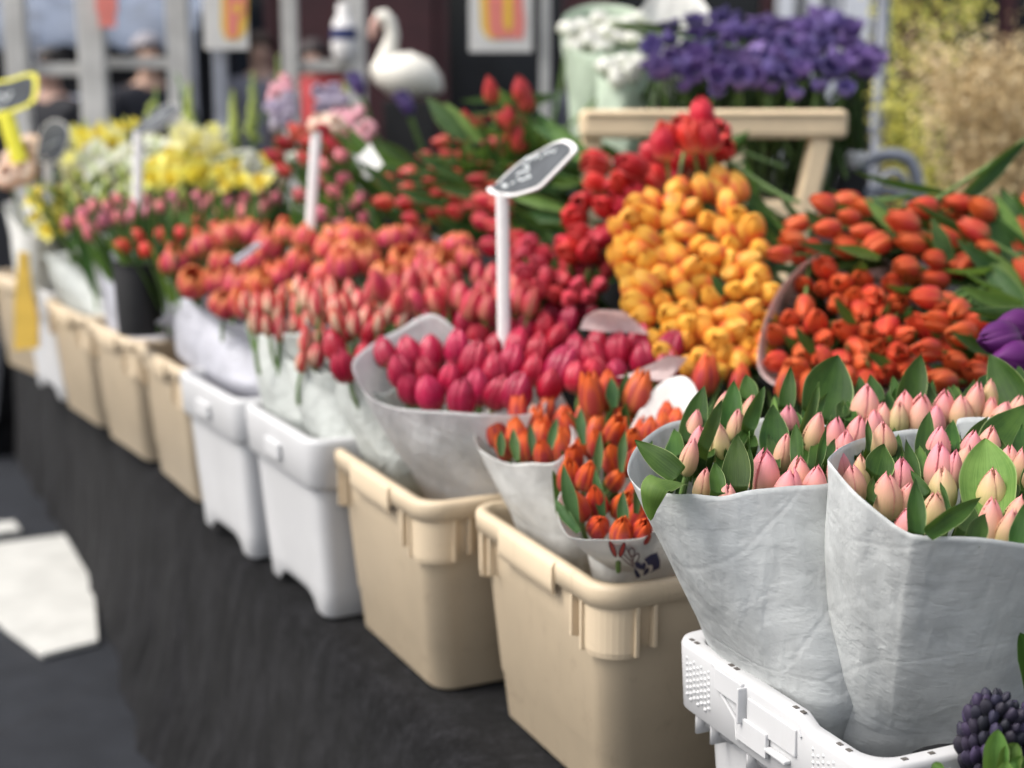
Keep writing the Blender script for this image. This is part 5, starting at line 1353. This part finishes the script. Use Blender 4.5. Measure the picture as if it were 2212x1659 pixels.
wrap('g2', 'white paper sleeve leaning beside the purple flowers', [(1375,60,3.75),(1395,5,3.8),(1440,-30,3.8),(1500,-15,3.75),(1535,40,3.65),(1490,80,3.6),(1430,128,3.6),(1392,110,3.65)], tuple(at(1420, 300, 3.75)), .05, M['paperw'], None, .01, .010, 24, 120)
wrap('g3', 'second pale green sleeve standing lower behind the wooden stand', [(1290,110,3.62),(1340,95,3.7),(1390,120,3.65),(1400,160,3.58),(1350,180,3.52),(1300,165,3.55)], tuple(at(1345, 360, 3.55)), .06, M['papergr'], None, .008, .01, 24, 100)

# ------------------------------------------------------------------ wooden stand at the back
def wooden_stand():
    Y = 3.2; k = Y/F_PX
    r = thing('wooden_stand', 'pale wooden trestle with a thick top rail under the purple flowers', 'stand')
    def bar(name, a, b, w, d, bev=.008):
        a, b = Vector(a), Vector(b); L = (b-a).length; mb = MB()
        q = (b-a).normalized().to_track_quat('Z', 'Y').to_matrix()
        mb.box((a+b)/2, (w, d, L), q); mb.build(name, M['wood'], r, False, bev)
    a, b = at(1252, 268, Y), at(1826, 268, Y); z = (a.z + b.z)/2
    mb = MB(); mb.box(((a.x+b.x)/2, Y, z), (b.x-a.x, .07, 60*k)); mb.build('top_rail', M['wood'], r, False, .012)
    mb = MB(); mb.box(((a.x+b.x)/2, Y - .037, z + 22*k), (b.x-a.x - .02, .008, 10*k)); mb.build('rail_lip', M['wood'], r, False, .003)
    zb = ZT + .36
    for x0, x1, w in ((1278,1272,.032),(1584,1576,.040),(1772,1722,.050)):
        p, q = at(x0, 298, Y), at(x1, 520, Y); q = p + (q - p) * ((p.z - zb)/(p.z - q.z))
        bar('leg', p, q, w, .045)
    p = at(1590, 452, Y); q = at(1765, 452, Y)
    mb = MB(); mb.box(((p.x+q.x)/2, Y + .12, p.z), (q.x-p.x, .28, .035)); mb.build('lower_shelf', M['wood'], r, False, .006)
wooden_stand()

# ------------------------------------------------------------------ grey metal things at the right
def right_metal():
    r = thing('pole', 'blue grey pole rising behind the purple flowers at the right', 'pole')
    mb = MB(); x = (1886-CX)/F_PX*4.4; mb.sweep([(x,4.4,0),(x,4.4,1.2),(x,4.4,2.6)], [.018]*3, 14); mb.build('tube', M['steel'], r)
    mb = MB(); mb.sweep([(x,4.4,1.30),(x,4.4,1.36)], [.024]*2, 14); mb.build('clamp', M['steel'], r)
    Y = 3.6; r = thing('metal_trestle', 'grey arched tubular metal frame right of the wooden stand', 'frame')
    def tube(name, pts, rad): mb = MB(); P_ = [at(*p) for p in pts]; mb.sweep([spline(P_, k/24) for k in range(25)], [rad]*25, 12); mb.build(name, M['steel'], r)
    tube('arch', [(1838,640,Y),(1848,440,Y),(1862,365,Y),(1895,338,Y),(1950,338,Y),(1976,370,Y),(1990,450,Y),(2000,640,Y)], .016)
    tube('brace', [(1850,420,Y),(1910,412,Y),(1985,430,Y)], .011)
    tube('inner_arch', [(1890,640,Y+.1),(1895,430,Y+.1),(1915,380,Y+.1),(1945,380,Y+.1),(1962,430,Y+.1),(1965,640,Y+.1)], .010)
    c = at(1840, 362, 3.5); rr = thing('white_cup', 'small white dish beside the right leg of the wooden stand', 'dish', c)
    lathe(MB(), (0,0,0), [(.014,0),(.024,.012),(.030,.034),(.028,.036),(.02,.014)]).build('bowl', M['signw'], rr)
    mb = MB(); mb.box((c.x, 3.5, (c.z + ZT)/2 - .002), (.06, .05, c.z - ZT - .004)); tag(mb.build('dark_box', M['black'], None, False, .004), 'dark box carrying the white dish beside the wooden stand', 'box')
right_metal()
def shrub(name, label, stems, mats, n, size, seed, cat, part, spread):
    rng = random.Random(seed); r = thing(name, label, cat)
    st = MB(); mb = MB(); cs = []
    for pts in stems:
        P_ = [at(*p) for p in pts]; r.location = (0,0,0)
        st.sweep([spline(P_, k/14) for k in range(15)], [.006 - .0003*k for k in range(15)], 6)
        for _ in range(n):
            t = rng.uniform(.15, 1); p = spline(P_, t) + Vector((rng.gauss(0,spread), rng.gauss(0,spread), rng.gauss(0,spread)))
            for _q in range(rng.randint(2, 4)):
                s = size*rng.uniform(.5, 1.3); a = Vector((rng.gauss(0,1), rng.gauss(0,1), rng.gauss(0,1))).normalized()
                b = a.orthogonal().normalized(); c = a.cross(b); q = p + Vector((rng.gauss(0,size), rng.gauss(0,size), rng.gauss(0,size)))
                mb.add([q - b*s*.4, q - c*s*.1 + a*s*.3, q + b*s*.5, q + c*s*.4 - a*s*.1], [(0,1,2),(0,2,3)], [(rng.random(), rng.random(), rng.random(), 1)]*4)
    st.build('branch', M['stem'] if name != 'dried_grass' else M['wood'], r); r2 = mb.build(part, mats, r); r2['kind'] = 'stuff'
fm = petal_mat('forsythia', [(0,(.46,.50,.08)),(.5,(.74,.66,.12)),(1,(.80,.74,.26))], var=.1)
dm = petal_mat('dried_seed_head', [(0,(.52,.37,.18)),(.5,(.72,.55,.31)),(1,(.84,.70,.46))], var=.1)
shrub('forsythia_bush', 'yellow green flowering branches beside the grey pole', [[(1990,520,4.5),(1960,330,4.5),(1930,150,4.5),(1925,-20,4.6)], [(2000,520,4.6),(1985,300,4.6),(1990,120,4.6),(2010,-30,4.6)], [(1980,520,4.4),(1950,380,4.4),(1935,290,4.4),(1920,210,4.4)], [(2020,500,4.7),(2040,260,4.7),(2070,60,4.7),(2110,-40,4.7)], [(2000,520,4.4),(1990,400,4.4),(1965,330,4.4)]], fm, 230, .019, 3, 'shrub', 'blossom', .034)
shrub('dried_grass', 'tall bunch of beige dried grasses at the upper right', [[(2100+q*14,560,4.0+.03*(q%3)),(2090+q*18,380,4.05),(2060+q*22,230,4.05),(2030+q*28+(q%2)*14,90+30*((q*7)%4),4.1)] for q in range(-1, 9)], dm, 330, .015, 4, 'dried grass', 'seed_head', .042)

# ------------------------------------------------------------------ far background
def building():
    r = thing('shop_building', 'dark maroon shop front with black windows and white frames across the back', 'building')
    mar = plain('maroon_paint', (.045,.010,.013), .5, .2, 3.); dk = plain('dark_shop_wall', (.014,.012,.014), .6, .3, 2.)
    gl = plain('dark_window_glass', (.008,.010,.014), .12, .2, 2., 0, spec=.6)
    wf = plain('white_window_frame', (.70,.72,.76), .5, .05)
    Y = 15.0; k = Y/F_PX
    X = lambda x: (x - CX)*k
    mb = MB(); mb.box((0, Y + .3, 4), (30, .4, 8)); mb.build('wall', dk, r, False)
    for x0, x1 in ((620,745),(790,945),(1240,1300),(1880,1960)):
        mb = MB(); mb.box(((X(x0)+X(x1))/2, Y, 3), (X(x1)-X(x0), .22, 6)); mb.build('panel', mar, r, False, .02)
    for x0, x1 in ((960,1225),(1310,1640),(1680,1780),(1990,2300),(-300,300),(320,600)):
        mb = MB(); mb.box(((X(x0)+X(x1))/2, Y + .06, 1.9), (X(x1)-X(x0), .08, 2.6)); w = mb.build('window', gl, r, False)
        mb = MB()
        for x in (x0, x1): mb.box((X(x), Y, 1.9), (.09, .16, 2.7))
        if x0 > 1600: mb.box((X((x0+x1)/2), Y - .01, 1.9), (.12, .16, 2.5))
        mb.build('frame', wf if 1600 < x0 < 1900 else mar, w, False)
    for x0, x1 in ((1655,1690),(1720,1745),(1790,1850)):
        mb = MB(); mb.box(((X(x0)+X(x1))/2, Y - .2, 3.1), (X(x1)-X(x0), .06, 2.7)); mb.build('shutter', wf, r, False)
building()
def far_stall():
    Y = 9.5; k = Y/F_PX; X = lambda x: (x - CX)*k
    r = thing('market_stall', 'another market stall with a blue grey canopy behind the racks', 'market stall')
    cm = plain('blue_grey_canvas', (.15,.18,.24), .7, .35, 5.); dk = plain('stall_dark', (.010,.011,.016), .8, .3)
    zf = at(CX, 66, Y).z
    rows = []
    for i in range(40):
        x = X(-200) + (X(440) - X(-200))*i/39
        rows.append([Vector((x, Y + .0, zf - .10 + .02*math.sin(i*1.2))), Vector((x, Y + .01, zf)), Vector((x, Y + .45, zf + .30 + .02*math.sin(i*.8))), Vector((x, Y + 1.2, zf + .75))])
    mb = MB(); mb.grid(rows); mb.build('canopy', cm, r)
    mb = MB(); mb.box(((X(-200)+X(440))/2, Y + 1.3, 1.1), (X(440)-X(-200), .06, 2.2)); mb.build('back_wall', dk, r, False)
    mb = MB(); mb.box(((X(-200)+X(440))/2, Y + .3, .45), (X(440)-X(-200), .6, .9)); mb.build('counter', dk, r, False, .01)
    for x in (-150, 100, 430):
        mb = MB(); mb.box((X(x), Y + .02, zf/2), (.04, .04, zf)); mb.build('post', M['steel'], r, False)
    for i, (x, y, w, h, c) in enumerate(((175,232,58,36,(.45,.50,.60)),(330,238,60,40,(.10,.03,.04)),(60,236,50,30,(.05,.05,.09)))):
        p = at(x, y, Y + .15); b = thing('goods_box', ['pale blue box on the far stall counter', 'dark red box on the far stall counter', 'navy box on the far stall counter'][i], 'box', (p.x, p.y, .902))
        hh = max(.1, p.z + h/2*k - .902)
        mb = MB(); mb.box((0,0,hh/2), (w*k, .2, hh)); mb.build('carton', plain('box_card', c, .7), b, False, .01); mb = MB(); mb.box((0,0,hh + .012), (w*k*1.03, .206, .02)); mb.build('lid', plain('box_lid', tuple(q*1.1 for q in c), .7), b, False, .004)
far_stall()
def person(x, Y, height, coat, trousers, skin, hair, label, turn=0., arm=.0):
    r = thing('person', label, 'person', ((x-CX)/F_PX*Y, Y, 0), turn)
    h = height
    def skin_obj(name, verts, edges, rad, mat, parent, sub=2):
        me = bpy.data.meshes.new(name); me.from_pydata([Vector(v)*h for v in verts], edges, []); me.materials.append(mat)
        o = link(name, me, parent); md = o.modifiers.new('skin', 'SKIN'); md.use_smooth_shade = True
        for sv, q in zip(me.skin_vertices[0].data, rad): sv.radius = (q[0]*h, q[1]*h) if isinstance(q, tuple) else (q*h, q*h)
        me.skin_vertices[0].data[0].use_root = True
        o.modifiers.new('sub', 'SUBSURF').levels = sub; o.modifiers['sub'].render_levels = sub
        return o
    cm, tm, sk, hm = plain('coat_cloth', coat, .8), plain('trouser_cloth', trousers, .8), plain('skin', skin, .5), plain('hair', hair, .6)
    # body: pelvis, spine, neck, head, both legs, both arms as one surface
    V_ = [(0,0,.53),(0,.005,.63),(0,.005,.73),(0,.005,.80),(0,-.005,.855),(0,-.015,.905),(0,-.018,.955),
          (.055,0,.50),(.06,-.01,.28),(.062,.01,.05),(.066,-.06,.018), (-.055,0,.50),(-.06,-.01,.28),(-.062,.01,.05),(-.066,-.06,.018),
          (.10,0,.80),(.135,.01,.65),(.125,-.06-arm,.52+arm),(.12,-.08-arm,.47+arm), (-.10,0,.80),(-.135,.01,.65),(-.125,-.04,.52),(-.12,-.06,.47)]
    E_ = [(0,1),(1,2),(2,3),(3,4),(4,5),(5,6),(0,7),(7,8),(8,9),(9,10),(0,11),(11,12),(12,13),(13,14),(3,15),(15,16),(16,17),(17,18),(3,19),(19,20),(20,21),(21,22)]
    rd = [(.085,.06),(.08,.055),(.09,.06),(.075,.05),.030,.042,.036,.05,.033,.022,.02,.05,.033,.022,.02,.034,.026,.019,.018,.034,.026,.019,.018]
    b = skin_obj('body', V_, E_, rd, sk, r)
    skin_obj('coat', [(0,0,.46),(0,.005,.60),(0,.005,.72),(0,.005,.805),(0,0,.838),(.105,0,.80),(.14,.01,.65),(.128,-.06-arm,.525+arm),(-.105,0,.80),(-.14,.01,.65),(-.128,-.04,.525)], [(0,1),(1,2),(2,3),(3,4),(3,5),(5,6),(6,7),(3,8),(8,9),(9,10)],
             [(.115,.085),(.105,.075),(.11,.075),(.09,.06),.045,.045,.036,.028,.045,.036,.028], cm, r)
    skin_obj('trousers', [(0,0,.52),(.056,0,.48),(.061,-.01,.28),(.062,.01,.045),(-.056,0,.48),(-.061,-.01,.28),(-.062,.01,.045)], [(0,1),(1,2),(2,3),(0,4),(4,5),(5,6)], [(.09,.07),.062,.046,.038,.062,.046,.038], tm, r)
    mb = MB(); mb.dome(Vector((0,.004,.952))*h, .052*h, (0,.25,1), 14, 6, .95); mb.dome(Vector((0,.012,.945))*h, .050*h, (0,1,-.3), 14, 5, .7); mb.build('hair', hm, r)
    mb = MB()
    for s in (-1, 1): mb.dome(Vector((s*.015,-.052,.938))*h, .005*h, (0,-1,0), 8, 3)
    mb.build('eyes', plain('eye_dark', (.02,.015,.01), .3), r)
    mb = MB(); mb.sweep([Vector((0,-.053,.935))*h, Vector((0,-.064,.918))*h, Vector((0,-.055,.914))*h], [.005*h,.008*h,.005*h], 8); mb.build('nose', sk, r)
    mb = MB(); mb.sweep([Vector((-.014,-.050,.900))*h, Vector((0,-.054,.899))*h, Vector((.014,-.050,.900))*h], [.002*h,.004*h,.002*h], 8); mb.build('mouth', plain('lip', (.35,.12,.10), .5), r)
    return r
person(574, 10.5, 1.82, (.22,.22,.26), (.03,.03,.04), (.50,.32,.24), (.05,.03,.02), 'person in a light grey jacket beside the left poster, looking this way', .3)
person(338, 8.6, 1.74, (.012,.013,.02), (.02,.02,.03), (.45,.28,.20), (.30,.28,.30), 'person in a dark coat seen between the rack posts', .6)
person(130, 8.4, 1.66, (.010,.011,.016), (.015,.015,.02), (.40,.24,.18), (.02,.015,.012), 'person in black standing behind the left rack posts', -.4)
person(688, 9.0, 1.72, (.02,.012,.016), (.02,.02,.02), (.42,.26,.2), (.03,.02,.02), 'person in dark wine clothes between the second rack posts', .2)
person(1268, 9.5, 1.70, (.03,.035,.05), (.02,.02,.03), (.45,.30,.22), (.05,.04,.03), 'person in a dark blue coat right of the large poster', -.2)

# narrow yellow board standing at the far end of the row
def yellow_board():
    ym = plain('yellow_plastic', (.85,.56,.10), .5, .1)
    pts = [(40,545),(58,548),(64,620),(80,690),(81,752),(30,757),(31,650)]
    f = [at(x, y, 4.02) for x, y in pts]; n = len(f); mb = MB()
    mb.add(f + [p + Vector((0,.02,0)) for p in f], [tuple(range(n)), tuple(reversed(range(n,2*n)))] + [(i,(i+1)%n,n+(i+1)%n,n+i) for i in range(n)])
    tag(mb.build('yellow_board', ym, None, False), 'narrow yellow board at the far end of the row of bins', 'board')
yellow_board()
# long leaved tulips at the right edge of the heap
for i, (x, y, Y, ax) in enumerate(((2215,560,2.35,(-.25,.1,1)), (2190,520,2.4,(-.35,.1,1)), (2240,640,2.25,(-.5,0,.8)), (2170,560,2.38,(-.15,.2,1)), (2230,500,2.42,(-.1,.1,1)), (2260,580,2.3,(-.7,0,.6)), (2255,700,2.2,(-.8,0,.5)), (2120,530,2.42,(-.3,.2,.9)))):
    K['flame'].put(at(x, y, Y) , ax, 1.25, 'orange red tulip with big dark leaves at the right edge above the plum ones', 'leafy orange red tulips at the right edge', k=1 if i % 2 else 3)

wrap('h1', 'pinkish paper wrap lying open around orange red tulips in the right hand heap', [(1646,812,2.07),(1650,700,2.16),(1698,606,2.24),(1778,547,2.32),(1890,545,2.35),(1968,630,2.29),(1990,735,2.2),(1930,840,2.06),(1780,862,2.03)], tuple(at(1880, 690, 2.62)), .06, M['paperp'], None, .012, .006, 24, 140)
K['palegreen'] = kind('pale_green_carnation', 'flower', .04, BM('pale_bloom', 'whitep', .036, .026, BALL, 2, npet=18, layers=3, inner=.8, W=60, nu=5, nv=7, jit=.2), stem=.2, nleaf=(0,), leaf=LT)
bunch(K['palegreen'], [(1225,60),(1300,25),(1385,40),(1375,90),(1300,105),(1240,95)], 3.78, 3.66, 26, 'pale green carnation head inside the green paper sleeve', 'pale carnations in the green sleeve', seed=61, jit=.3, scale=1.0)
bunch(K['palegreen'], [(1300,125),(1345,110),(1385,130),(1385,158),(1345,170),(1305,155)], 3.60, 3.54, 26, 'pale carnation head inside the lower green sleeve', 'pale carnations in the lower sleeve', seed=62, jit=.3)

K['greenbud'] = kind('green_stock', 'flower', .05, BM('stock_bloom', 'lime', .06, .012, SLIM, 2, nu=5, nv=7), stem=.2, nleaf=(1,2), leaf=LT)
bunch(K['greenbud'], [(60,420),(170,380),(300,370),(450,385),(470,420),(300,440),(150,440)], 4.05, 3.8, 30, 'fresh green flower bud among the leaves below the daffodils', 'green buds below the daffodils', seed=71, jit=.25, scale=.9)
bunch(K['white'], [(170,330),(240,320),(330,300),(350,330),(280,360),(190,370)], 4.2, 4.0, 30, 'white lily bloom between the two slate signs', 'white lilies between the slate signs', seed=72, axis=(-.1,-.6,.7), jit=.35, scale=1.0)
bunch(K['daffw'], [(395,290),(470,285),(480,330),(420,330)], 4.1, 4.0, 26, 'cream bloom right of the staked slate sign', 'cream blooms right of the slate sign', seed=73, axis=(-.1,-.6,.7), jit=.35, scale=1.3)
# more broad leaves standing between the near buds
rl = random.Random(5)
for i in range(44):
    pl = 'LRRB'[i % 4]
    if pl == 'L': bx, by = rl.uniform(480, 1120), rl.uniform(520, 800)
    elif pl == 'R': bx, by = rl.uniform(1360, 2200), rl.uniform(700, 1060)
    else: bx, by = rl.uniform(1330, 2200), rl.uniform(430, 520)
    ln = rl.uniform(130, 230)
    near_leaf(bx, by, bx + rl.uniform(-50, 60), by - ln, rl.uniform(60, 120), pl, 'leaf' if i % 5 else 'leafl', rl.uniform(.2, .5), 0, (rl.uniform(-.7, .7), rl.uniform(-.1, .2)), rl.uniform(0, .08), rl.uniform(.3, .5), .05, (.045, .05))

def heap_leaf(b, t, w, Yb, Yt, mat, kname, face=(0, 0), cup=.35, sag=.06):
    "long leaf in a heap, from its foot to its tip; belongs to the nearest tulip of that heap"
    B, T = at(*b, Yb), at(*t, Yt); W = w/F_PX*Yb
    ax = (T - B).normalized(); L = (T - B).length
    view = (EYE - B).normalized(); sx = ax.cross(view).normalized(); nrm = sx.cross(ax)
    nrm = (nrm + sx*face[0] + ax*face[1]).normalized(); sx = ax.cross(nrm).normalized()
    rows, cs = [], []; n, m = 16, 6; pr = random.random()
    for i in range(n + 1):
        v = i/n; x = max(0, (v - .4)/.6)
        wv = max(.015, (1 - x**1.75) if v > .4 else .5 + .5*v/.4)
        c = B.lerp(T, v) + nrm*(sag*L*math.sin(PI*v)) + sx*(.04*L*math.sin(v*2.6 + pr*5))
        rows.append([c + sx*(u*W/2*wv) + nrm*(cup*W*.5*wv*(u*u - .4)) for u in [j/m*2-1 for j in range(m+1)]])
        cs += [(j/m, v, pr, 1) for j in range(m+1)]
    mb = MB(); mb.grid(rows, False, cs); o = mb.build('leaf', M[mat])
    rs = [q for q in COL.objects if q.type == 'EMPTY' and q.name.split('.')[0] == kname]
    r = min(rs, key=lambda q: (q.location - B).length)
    o.parent = r; o.matrix_parent_inverse = Matrix.LocRotScale(r.location, r.rotation_quaternion, r.scale).inverted()
for q in [((2215,650),(2111,424),66,2.30,2.34,'leafb'), ((2216,570),(2150,414),30,2.30,2.34,'leafl'), ((2210,650),(2065,512),44,2.24,2.26,'leafb'), ((2208,660),(2073,617),34,2.05,2.04,'leafl'), ((1962,508),(1862,430),28,2.30,2.34,'leafl'), ((1955,496),(1880,426),30,2.33,2.38,'leafb'),
          ((2208,682),(2106,680),30,2.04,2.02,'leafb'), ((2216,500),(2165,404),40,2.36,2.40,'leafb'), ((2060,560),(2010,470),34,2.26,2.28,'leafb'), ((1900,560),(1800,532),24,2.18,2.17,'leafl'), ((1790,500),(1740,452),28,2.36,2.36,'leafb'), ((2150,760),(2050,720),30,2.04,2.02,'leafb'), ((1850,700),(1800,640),24,2.14,2.10,'leafb'), ((1930,790),(1870,760),26,2.06,2.03,'leafb'), ((1760,770),(1720,700),24,2.08,2.06,'leafb'), ((2216,600),(2120,470),50,2.32,2.38,'leafb')]:
    heap_leaf(*q, 'orange_red_tulip')
for q in [((1690,510),(1614,430),30,2.5,2.5,'leafb'), ((1684,540),(1610,468),34,2.46,2.46,'leafb'), ((1632,430),(1566,340),30,2.6,2.6,'leafb'), ((1640,430),(1602,345),22,2.6,2.6,'leafl'), ((1700,520),(1640,440),24,2.55,2.58,'leafl'), ((1560,640),(1540,590),20,2.2,2.2,'leafb')]:
    heap_leaf(*q, 'yellow_tulip')
for q in [((1010,296),(918,214),42,3.0,3.05,'leafb'), ((1292,356),(1178,258),44,2.9,3.0,'leafl'), ((1270,340),(1150,268),34,2.95,3.0,'leafb'), ((1218,456),(1102,424),26,2.75,2.8,'leafl'), ((1230,480),(1098,464),28,2.75,2.8,'leafb'), ((1256,388),(1186,402),20,2.8,2.8,'leafl'), ((1040,300),(960,222),30,3.05,3.1,'leafl'), ((1110,260),(1060,178),26,3.2,3.2,'leafl'), ((1150,270),(1112,190),24,3.2,3.2,'leafb'), ((1000,380),(890,330),24,3.0,3.0,'leafb'), ((960,440),(850,400),24,2.95,2.95,'leafb'), ((1060,430),(940,400),22,2.9,2.9,'leafb'), ((1230,320),(1160,236),30,3.1,3.1,'leafb'), ((900,360),(800,300),26,3.2,3.2,'leafb'), ((870,430),(770,350),26,3.1,3.1,'leafb'), ((840,380),(740,270),28,3.3,3.3,'leafl')]:
    heap_leaf(*q, 'dark_red_tulip')
for i in range(46):
    x = rl.uniform(150, 840); y = 585 - (x-150)*.08 + rl.uniform(-30, 0); h = rl.uniform(70, 130); Y = 3.85 - (x-150)/700*.75
    heap_leaf((x, y), (x + rl.uniform(-22, 22), y - h), rl.uniform(12, 20), Y, Y + rl.uniform(-.02,.04), 'leafb' if i % 3 else 'leafl', 'rose_tulip', (rl.uniform(-.8,.8), 0))

bunch(K['orange'], [(1160,925),(1235,895),(1330,905),(1405,915),(1385,985),(1290,985),(1215,985)], 2.0, 1.88, 36, 'orange tulip between the two white wraps of the nearest tan bin', 'orange tulips between the two white wraps', fan=.25, seed=81, scale=.95, ygap=34)
for x, y, Y in ((1405,925,1.86),(1432,915,1.88),(1462,905,1.9),(1425,950,1.82),(1455,935,1.84),(1440,890,1.915)):
    K['orange'].put(at(x, y, Y) - Vector((.05,-.1,1))*.028, (.05,-.1,1), .9, 'orange tulip in front of the white paper tip beside the near pink tulips', 'orange tulips before the white paper tip', k=0)
for q in [((1240,1140),(1222,1000),34,1.665,1.70,'leafb'),((1250,1150),(1200,1075),26,1.655,1.69,'leafb'),((1300,1120),(1290,1010),26,1.70,1.73,'leafb'),((1345,1150),(1350,1060),28,1.65,1.68,'leafb'),((1375,1110),(1395,1010),24,1.68,1.70,'leafb'),((1080,985),(1085,930),22,1.86,1.88,'leafb'),((1115,995),(1112,925),24,1.85,1.88,'leafb'),((1150,985),(1150,915),20,1.86,1.9,'leafb'),((1190,980),(1200,900),22,1.86,1.9,'leafb'),((1262,960),(1255,880),24,1.86,1.9,'leafb'),((1330,880),(1318,815),30,1.93,1.95,'leafb'),((1345,870),(1352,800),20,1.95,1.96,'leafb'),((1280,1040),(1300,930),22,1.76,1.8,'leafb'),((1340,1020),(1355,930),22,1.76,1.8,'leafb')]:
    heap_leaf(*q, 'orange_tulip')

M['rosered'] = petal_mat('rose_red_petal', [(0,(.62,.55,.30)),(.2,(.64,.30,.20)),(.45,(.56,.06,.08)),(1,(.62,.06,.09))], (.84,.42,.34), .6, var=.2)
K['rosered'] = kind('rose_red_tulip', 'tulip', .046, BMV('rose_red_bloom', 'rosered', .047, .0170, CLOSED, (.0,.06,.14), point=1.9, crease=.2), stem=.2, nleaf=(0,0,1), leaf=LH)
bunch(K['rosered'], [(1080,560),(1140,520),(1215,530),(1315,560),(1325,620),(1290,660),(1200,640),(1120,625),(1085,600)], 2.62, 2.42, 32, 'small rose red tulip with a cream base, low in the crimson heap', 'rose red tulips low in the crimson heap', axis=(-.3,-.8,.4), fan=.3, jit=.25, seed=91, ygap=29, fill=True)
bunch(K['purple'], [(1400,150),(1500,170),(1640,180),(1800,160),(1870,150),(1830,205),(1680,215),(1500,210)], 3.35, 3.2, 52, 'small violet flower hanging low in the purple bouquet', 'low violet flowers of the purple bouquet', seed=92, axis=(0,-.5,.8), jit=.4, scale=.7)
rr_ = random.Random(12)
for i in range(60):
    x = rr_.uniform(1425, 1855); heap_leaf((x + rr_.uniform(-20,20), 330), (x, rr_.uniform(135, 200)), rr_.uniform(9, 18), 3.38, 3.36, 'leafd', 'purple_flower', (rr_.uniform(-.8,.8), 0))
for q in [((2160,640),(2085,440),50,2.30,2.36,'leafb'),((2190,600),(2130,420),56,2.34,2.40,'leafb'),((2222,560),(2190,420),46,2.36,2.42,'leafb'),((2222,720),(2120,560),60,2.16,2.26,'leafb'),((2222,640),(2130,540),44,2.2,2.26,'leafl'),((2200,700),(2090,640),40,2.1,2.1,'leafb'),((2222,610),(2160,470),50,2.26,2.36,'leafb')]:
    heap_leaf(*q, 'orange_red_tulip')
for q in [((1690,520),(1575,352),34,2.56,2.62,'leafb'),((1700,540),(1590,425),34,2.5,2.52,'leafb'),((1705,560),(1625,470),30,2.45,2.46,'leafl')]:
    heap_leaf(*q, 'yellow_tulip')

# ------------------------------------------------------------------ pots and buckets the tall things stand in
def pot(label, x, Y, ztop, r, zbase, name='bucket', mat='black'):
    p = Vector(((x - CX)/F_PX*Y, Y, zbase)); h = ztop - zbase
    b = thing(name, label, 'bucket', p)
    lathe(MB(), (0,0,0), [(r*.78,0),(r*.98,h*.95),(r*.94,h*.96),(r*.74,.03)]).build('body', M[mat], b)
    mb = MB(); mb.sweep([(r*math.cos(2*PI*k/24), r*math.sin(2*PI*k/24), h*.955) for k in range(25)], [r*.05]*25, 8, False); mb.build('rim', M[mat], b)
pot('dark pot of the two hyacinths in front of the nearest crate', 2186, 1.222, .835, .062, ZT + .004, 'flower_pot')
pot('tall dark bucket holding the beige dried grasses', 2165, 4.06, 1.02, .20, .004)
pot('tall dark bucket holding the yellow green flowering branches', 2000, 4.52, 1.06, .12, .004)
pot('dark bucket holding the pale green paper sleeves', 1340, 3.68, 1.22, .13, ZT + .344)
pot('dark bucket under the white paper sleeve beside the purple flowers', 1425, 3.85, 1.22, .07, ZT + .344)

bunch(K['scarlet'], [(1335,395),(1400,320),(1490,272),(1562,265),(1558,345),(1450,395),(1380,425)], 2.66, 2.54, 40, 'crimson tulip in the upper bank of the heap, before the wooden stand', 'crimson tulips in the upper bank', axis=(-.4,-.5,.6), fan=.3, jit=.3, seed=95, ygap=38, scale=1.05)
